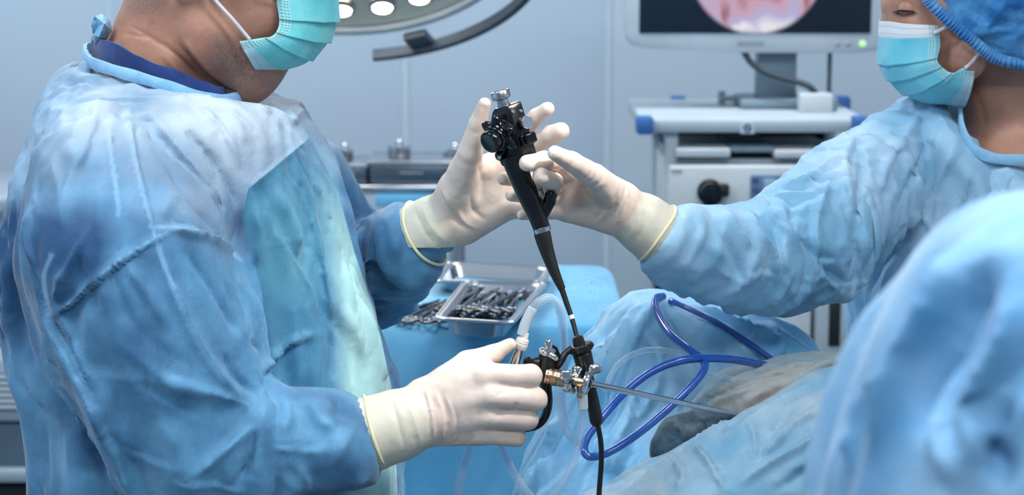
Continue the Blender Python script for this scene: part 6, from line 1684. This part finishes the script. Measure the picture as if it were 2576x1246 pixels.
# ---- steel trolley against the back wall
YT = 5.05
tr = empty('steel_trolley', 'blurred stainless steel trolley by the back wall', 'trolley', loc=(P(990, 450, YT).x, YT + .25, 0))
tzz = P(980, 478, YT).z; tx0, tx1 = P(770, 478, YT).x, P(1165, 478, YT).x
MB().box(((tx0 + tx1) / 2, YT + .25, tzz), (tx1 - tx0, .5, .025), None, .006).build('trolley_top', STEEL, tr)
for xx in (tx0 + .02, tx1 - .02):
    for yy in (YT + .02, YT + .48): MB().cyl((xx, yy, 0), (xx, yy, tzz), .014, seg=12).build('leg', STEEL, tr)
MB().box(((tx0 + tx1) / 2, YT + .25, .35), (tx1 - tx0, .48, .02), None, .004).build('lower_shelf', STEEL, tr)
TRM = M('steel_dull', rgb(120, 132, 144), 0.35, 1.0)
def steel_box(label, x0, y0, x1, y1, Y, dep):
    e = empty('sterilizing_box', label, 'box', loc=P((x0 + x1) / 2, y1, Y))
    a = P(x0, y1, Y); b = P(x1, y0, Y); hh = b.z - a.z; z_ = tzz + .0125
    MB().box(((a.x + b.x) / 2, Y + dep / 2, z_ + hh / 2), (b.x - a.x, dep, hh), None, .006).build('box_body', TRM, e)
    MB().box(((a.x + b.x) / 2, Y + dep / 2, z_ + hh + .004), (b.x - a.x + .01, dep + .01, .010), None, .003).build('box_lid', STEEL, e)
    MB().tube([Vector(((a.x + b.x) / 2 - .03, Y - .002, z_ + hh * .6)), Vector(((a.x + b.x) / 2 - .03, Y - .02, z_ + hh * .6)), Vector(((a.x + b.x) / 2 + .03, Y - .02, z_ + hh * .6)), Vector(((a.x + b.x) / 2 + .03, Y - .002, z_ + hh * .6))], .003, 8).build('box_handle', STEEL, e)
    return z_ + hh + .009
zl = steel_box('long low steel box on the trolley', 930, 425, 1140, 474, YT + .02, .22)
steel_box('small steel box at the left end of the trolley', 800, 436, 925, 474, YT + .05, .2)
def canister(label, px, Y, r, h, z_):
    c = P(px, 450, Y); e = empty('steel_canister', label, 'canister', loc=(c.x, Y, z_))
    MB().lathe((c.x, Y, z_), (0, 0, 1), [(0, r * .96), (.003, r), (h * .8, r), (h * .8, r * 1.06), (h * .9, r * 1.06), (h, r * .8)], 28).build('canister_body', STEEL, e)
    MB().ball((c.x, Y, z_ + h + .008), .010, 14).build('lid_knob', CHROME, e)
canister('round steel canister on the long steel box', 1005, YT + .12, .030, .030, zl)
canister('round steel canister at the right end of the trolley', 1146, YT + .16, .032, .075, tzz + .0125)
canister('small steel canister on the left steel box', 868, YT + .15, .022, .030, tzz + .0125 + .046)
cl = MB(); a = P(945, 520, YT - .004); b = P(1085, 488, YT - .004)
cl.box(((a.x + b.x) / 2, YT - .012, (a.z + b.z) / 2), (b.x - a.x, .012, b.z - a.z), None, .004); o = cl.build('folded_cloth', TABLEDRAPE); tag(o, 'blue cloth hanging over the front edge of the steel trolley', 'cloth')

# ---- steel counter and machine at the left edge
YLc = 5.25
ct = empty('steel_counter', 'blurred steel counter at the left edge behind the man', 'counter', loc=(P(-100, 520, YLc).x, YLc + .25, 0))
a, b = P(-420, 520, YLc), P(120, 498, YLc)
MB().box(((a.x + b.x) / 2, YLc + .28, (a.z + b.z) / 2), (b.x - a.x, .56, b.z - a.z), None, .004).build('counter_top', M('counter_pale', rgb(186, 200, 212), 0.35, 0.3), ct)
bxp(-420, 600, 118, 626, YLc + .02, .5).build('lower_shelf', MATS['counter_pale'], ct)
bxp(-420, 640, 118, 1500, YLc + .30, .2).build('back_panel', M('machine_slate', rgb(92, 112, 130), 0.5), ct)
for px in (-410, 112): 
    p = P(px, 520, YLc + .04); MB().box((p.x, YLc + .04, p.z / 2), (.03, .03, p.z), None, .003).build('post', STEEL, ct)
def jar(label, px, rpx, hpx):
    c = P(px, 600, YLc + .1); e = empty('steel_jar', label, 'jar', loc=(c.x, YLc + .1, c.z)); r = S(rpx, YLc); h = S(hpx, YLc)
    z_ = P(0, 600, YLc + .02).z
    MB().lathe((c.x, YLc + .12, z_), (0, 0, 1), [(0, r), (h * .75, r), (h * .78, r * .8), (h, r * .75)], 24).build('jar_body', WHITE, e)
    MB().lathe((c.x, YLc + .12, z_ + h), (0, 0, 1), [(0, r * .82), (h * .15, r * .8), (h * .2, r * .3)], 24).build('jar_lid', CHROME, e)
jar('pale jar on the counter shelf nearest the man', 22, 26, 52); jar('pale jar at the far left of the counter shelf', -50, 30, 60)
mc = empty('anaesthesia_machine', 'grey machine with a louvred vent low at the left edge', 'medical device', loc=(P(-60, 1000, YLc - .2).x, YLc, 0))
bxp(-300, 905, 78, 1062, YLc - .38, .30, bev=.008).build('machine_body', M('machine_grey', rgb(150, 166, 180), 0.5), mc)
for k in range(6): bxp(-60, 946 + 15 * k, 46, 955 + 15 * k, YLc - .386, .012, bev=.001).build('vent_slat', M('slat_pale', rgb(186, 198, 208), 0.5), mc)
bxp(-64, 940, 50, 1036, YLc - .3815, .004, bev=0).build('vent_recess', M('vent_slate', rgb(86, 104, 120), 0.5), mc)
bxp(-300, 1066, 84, 1180, YLc - .36, .28, bev=.006).build('lower_housing', M('machine_slate'), mc)
bxp(-300, 1186, 88, 1216, YLc - .40, .30, bev=.006).build('foot_bar', M('machine_grey'), mc)
bxp(-300, 1222, 80, 1420, YLc - .34, .28, bev=.006).build('foot_housing', DARK, mc)
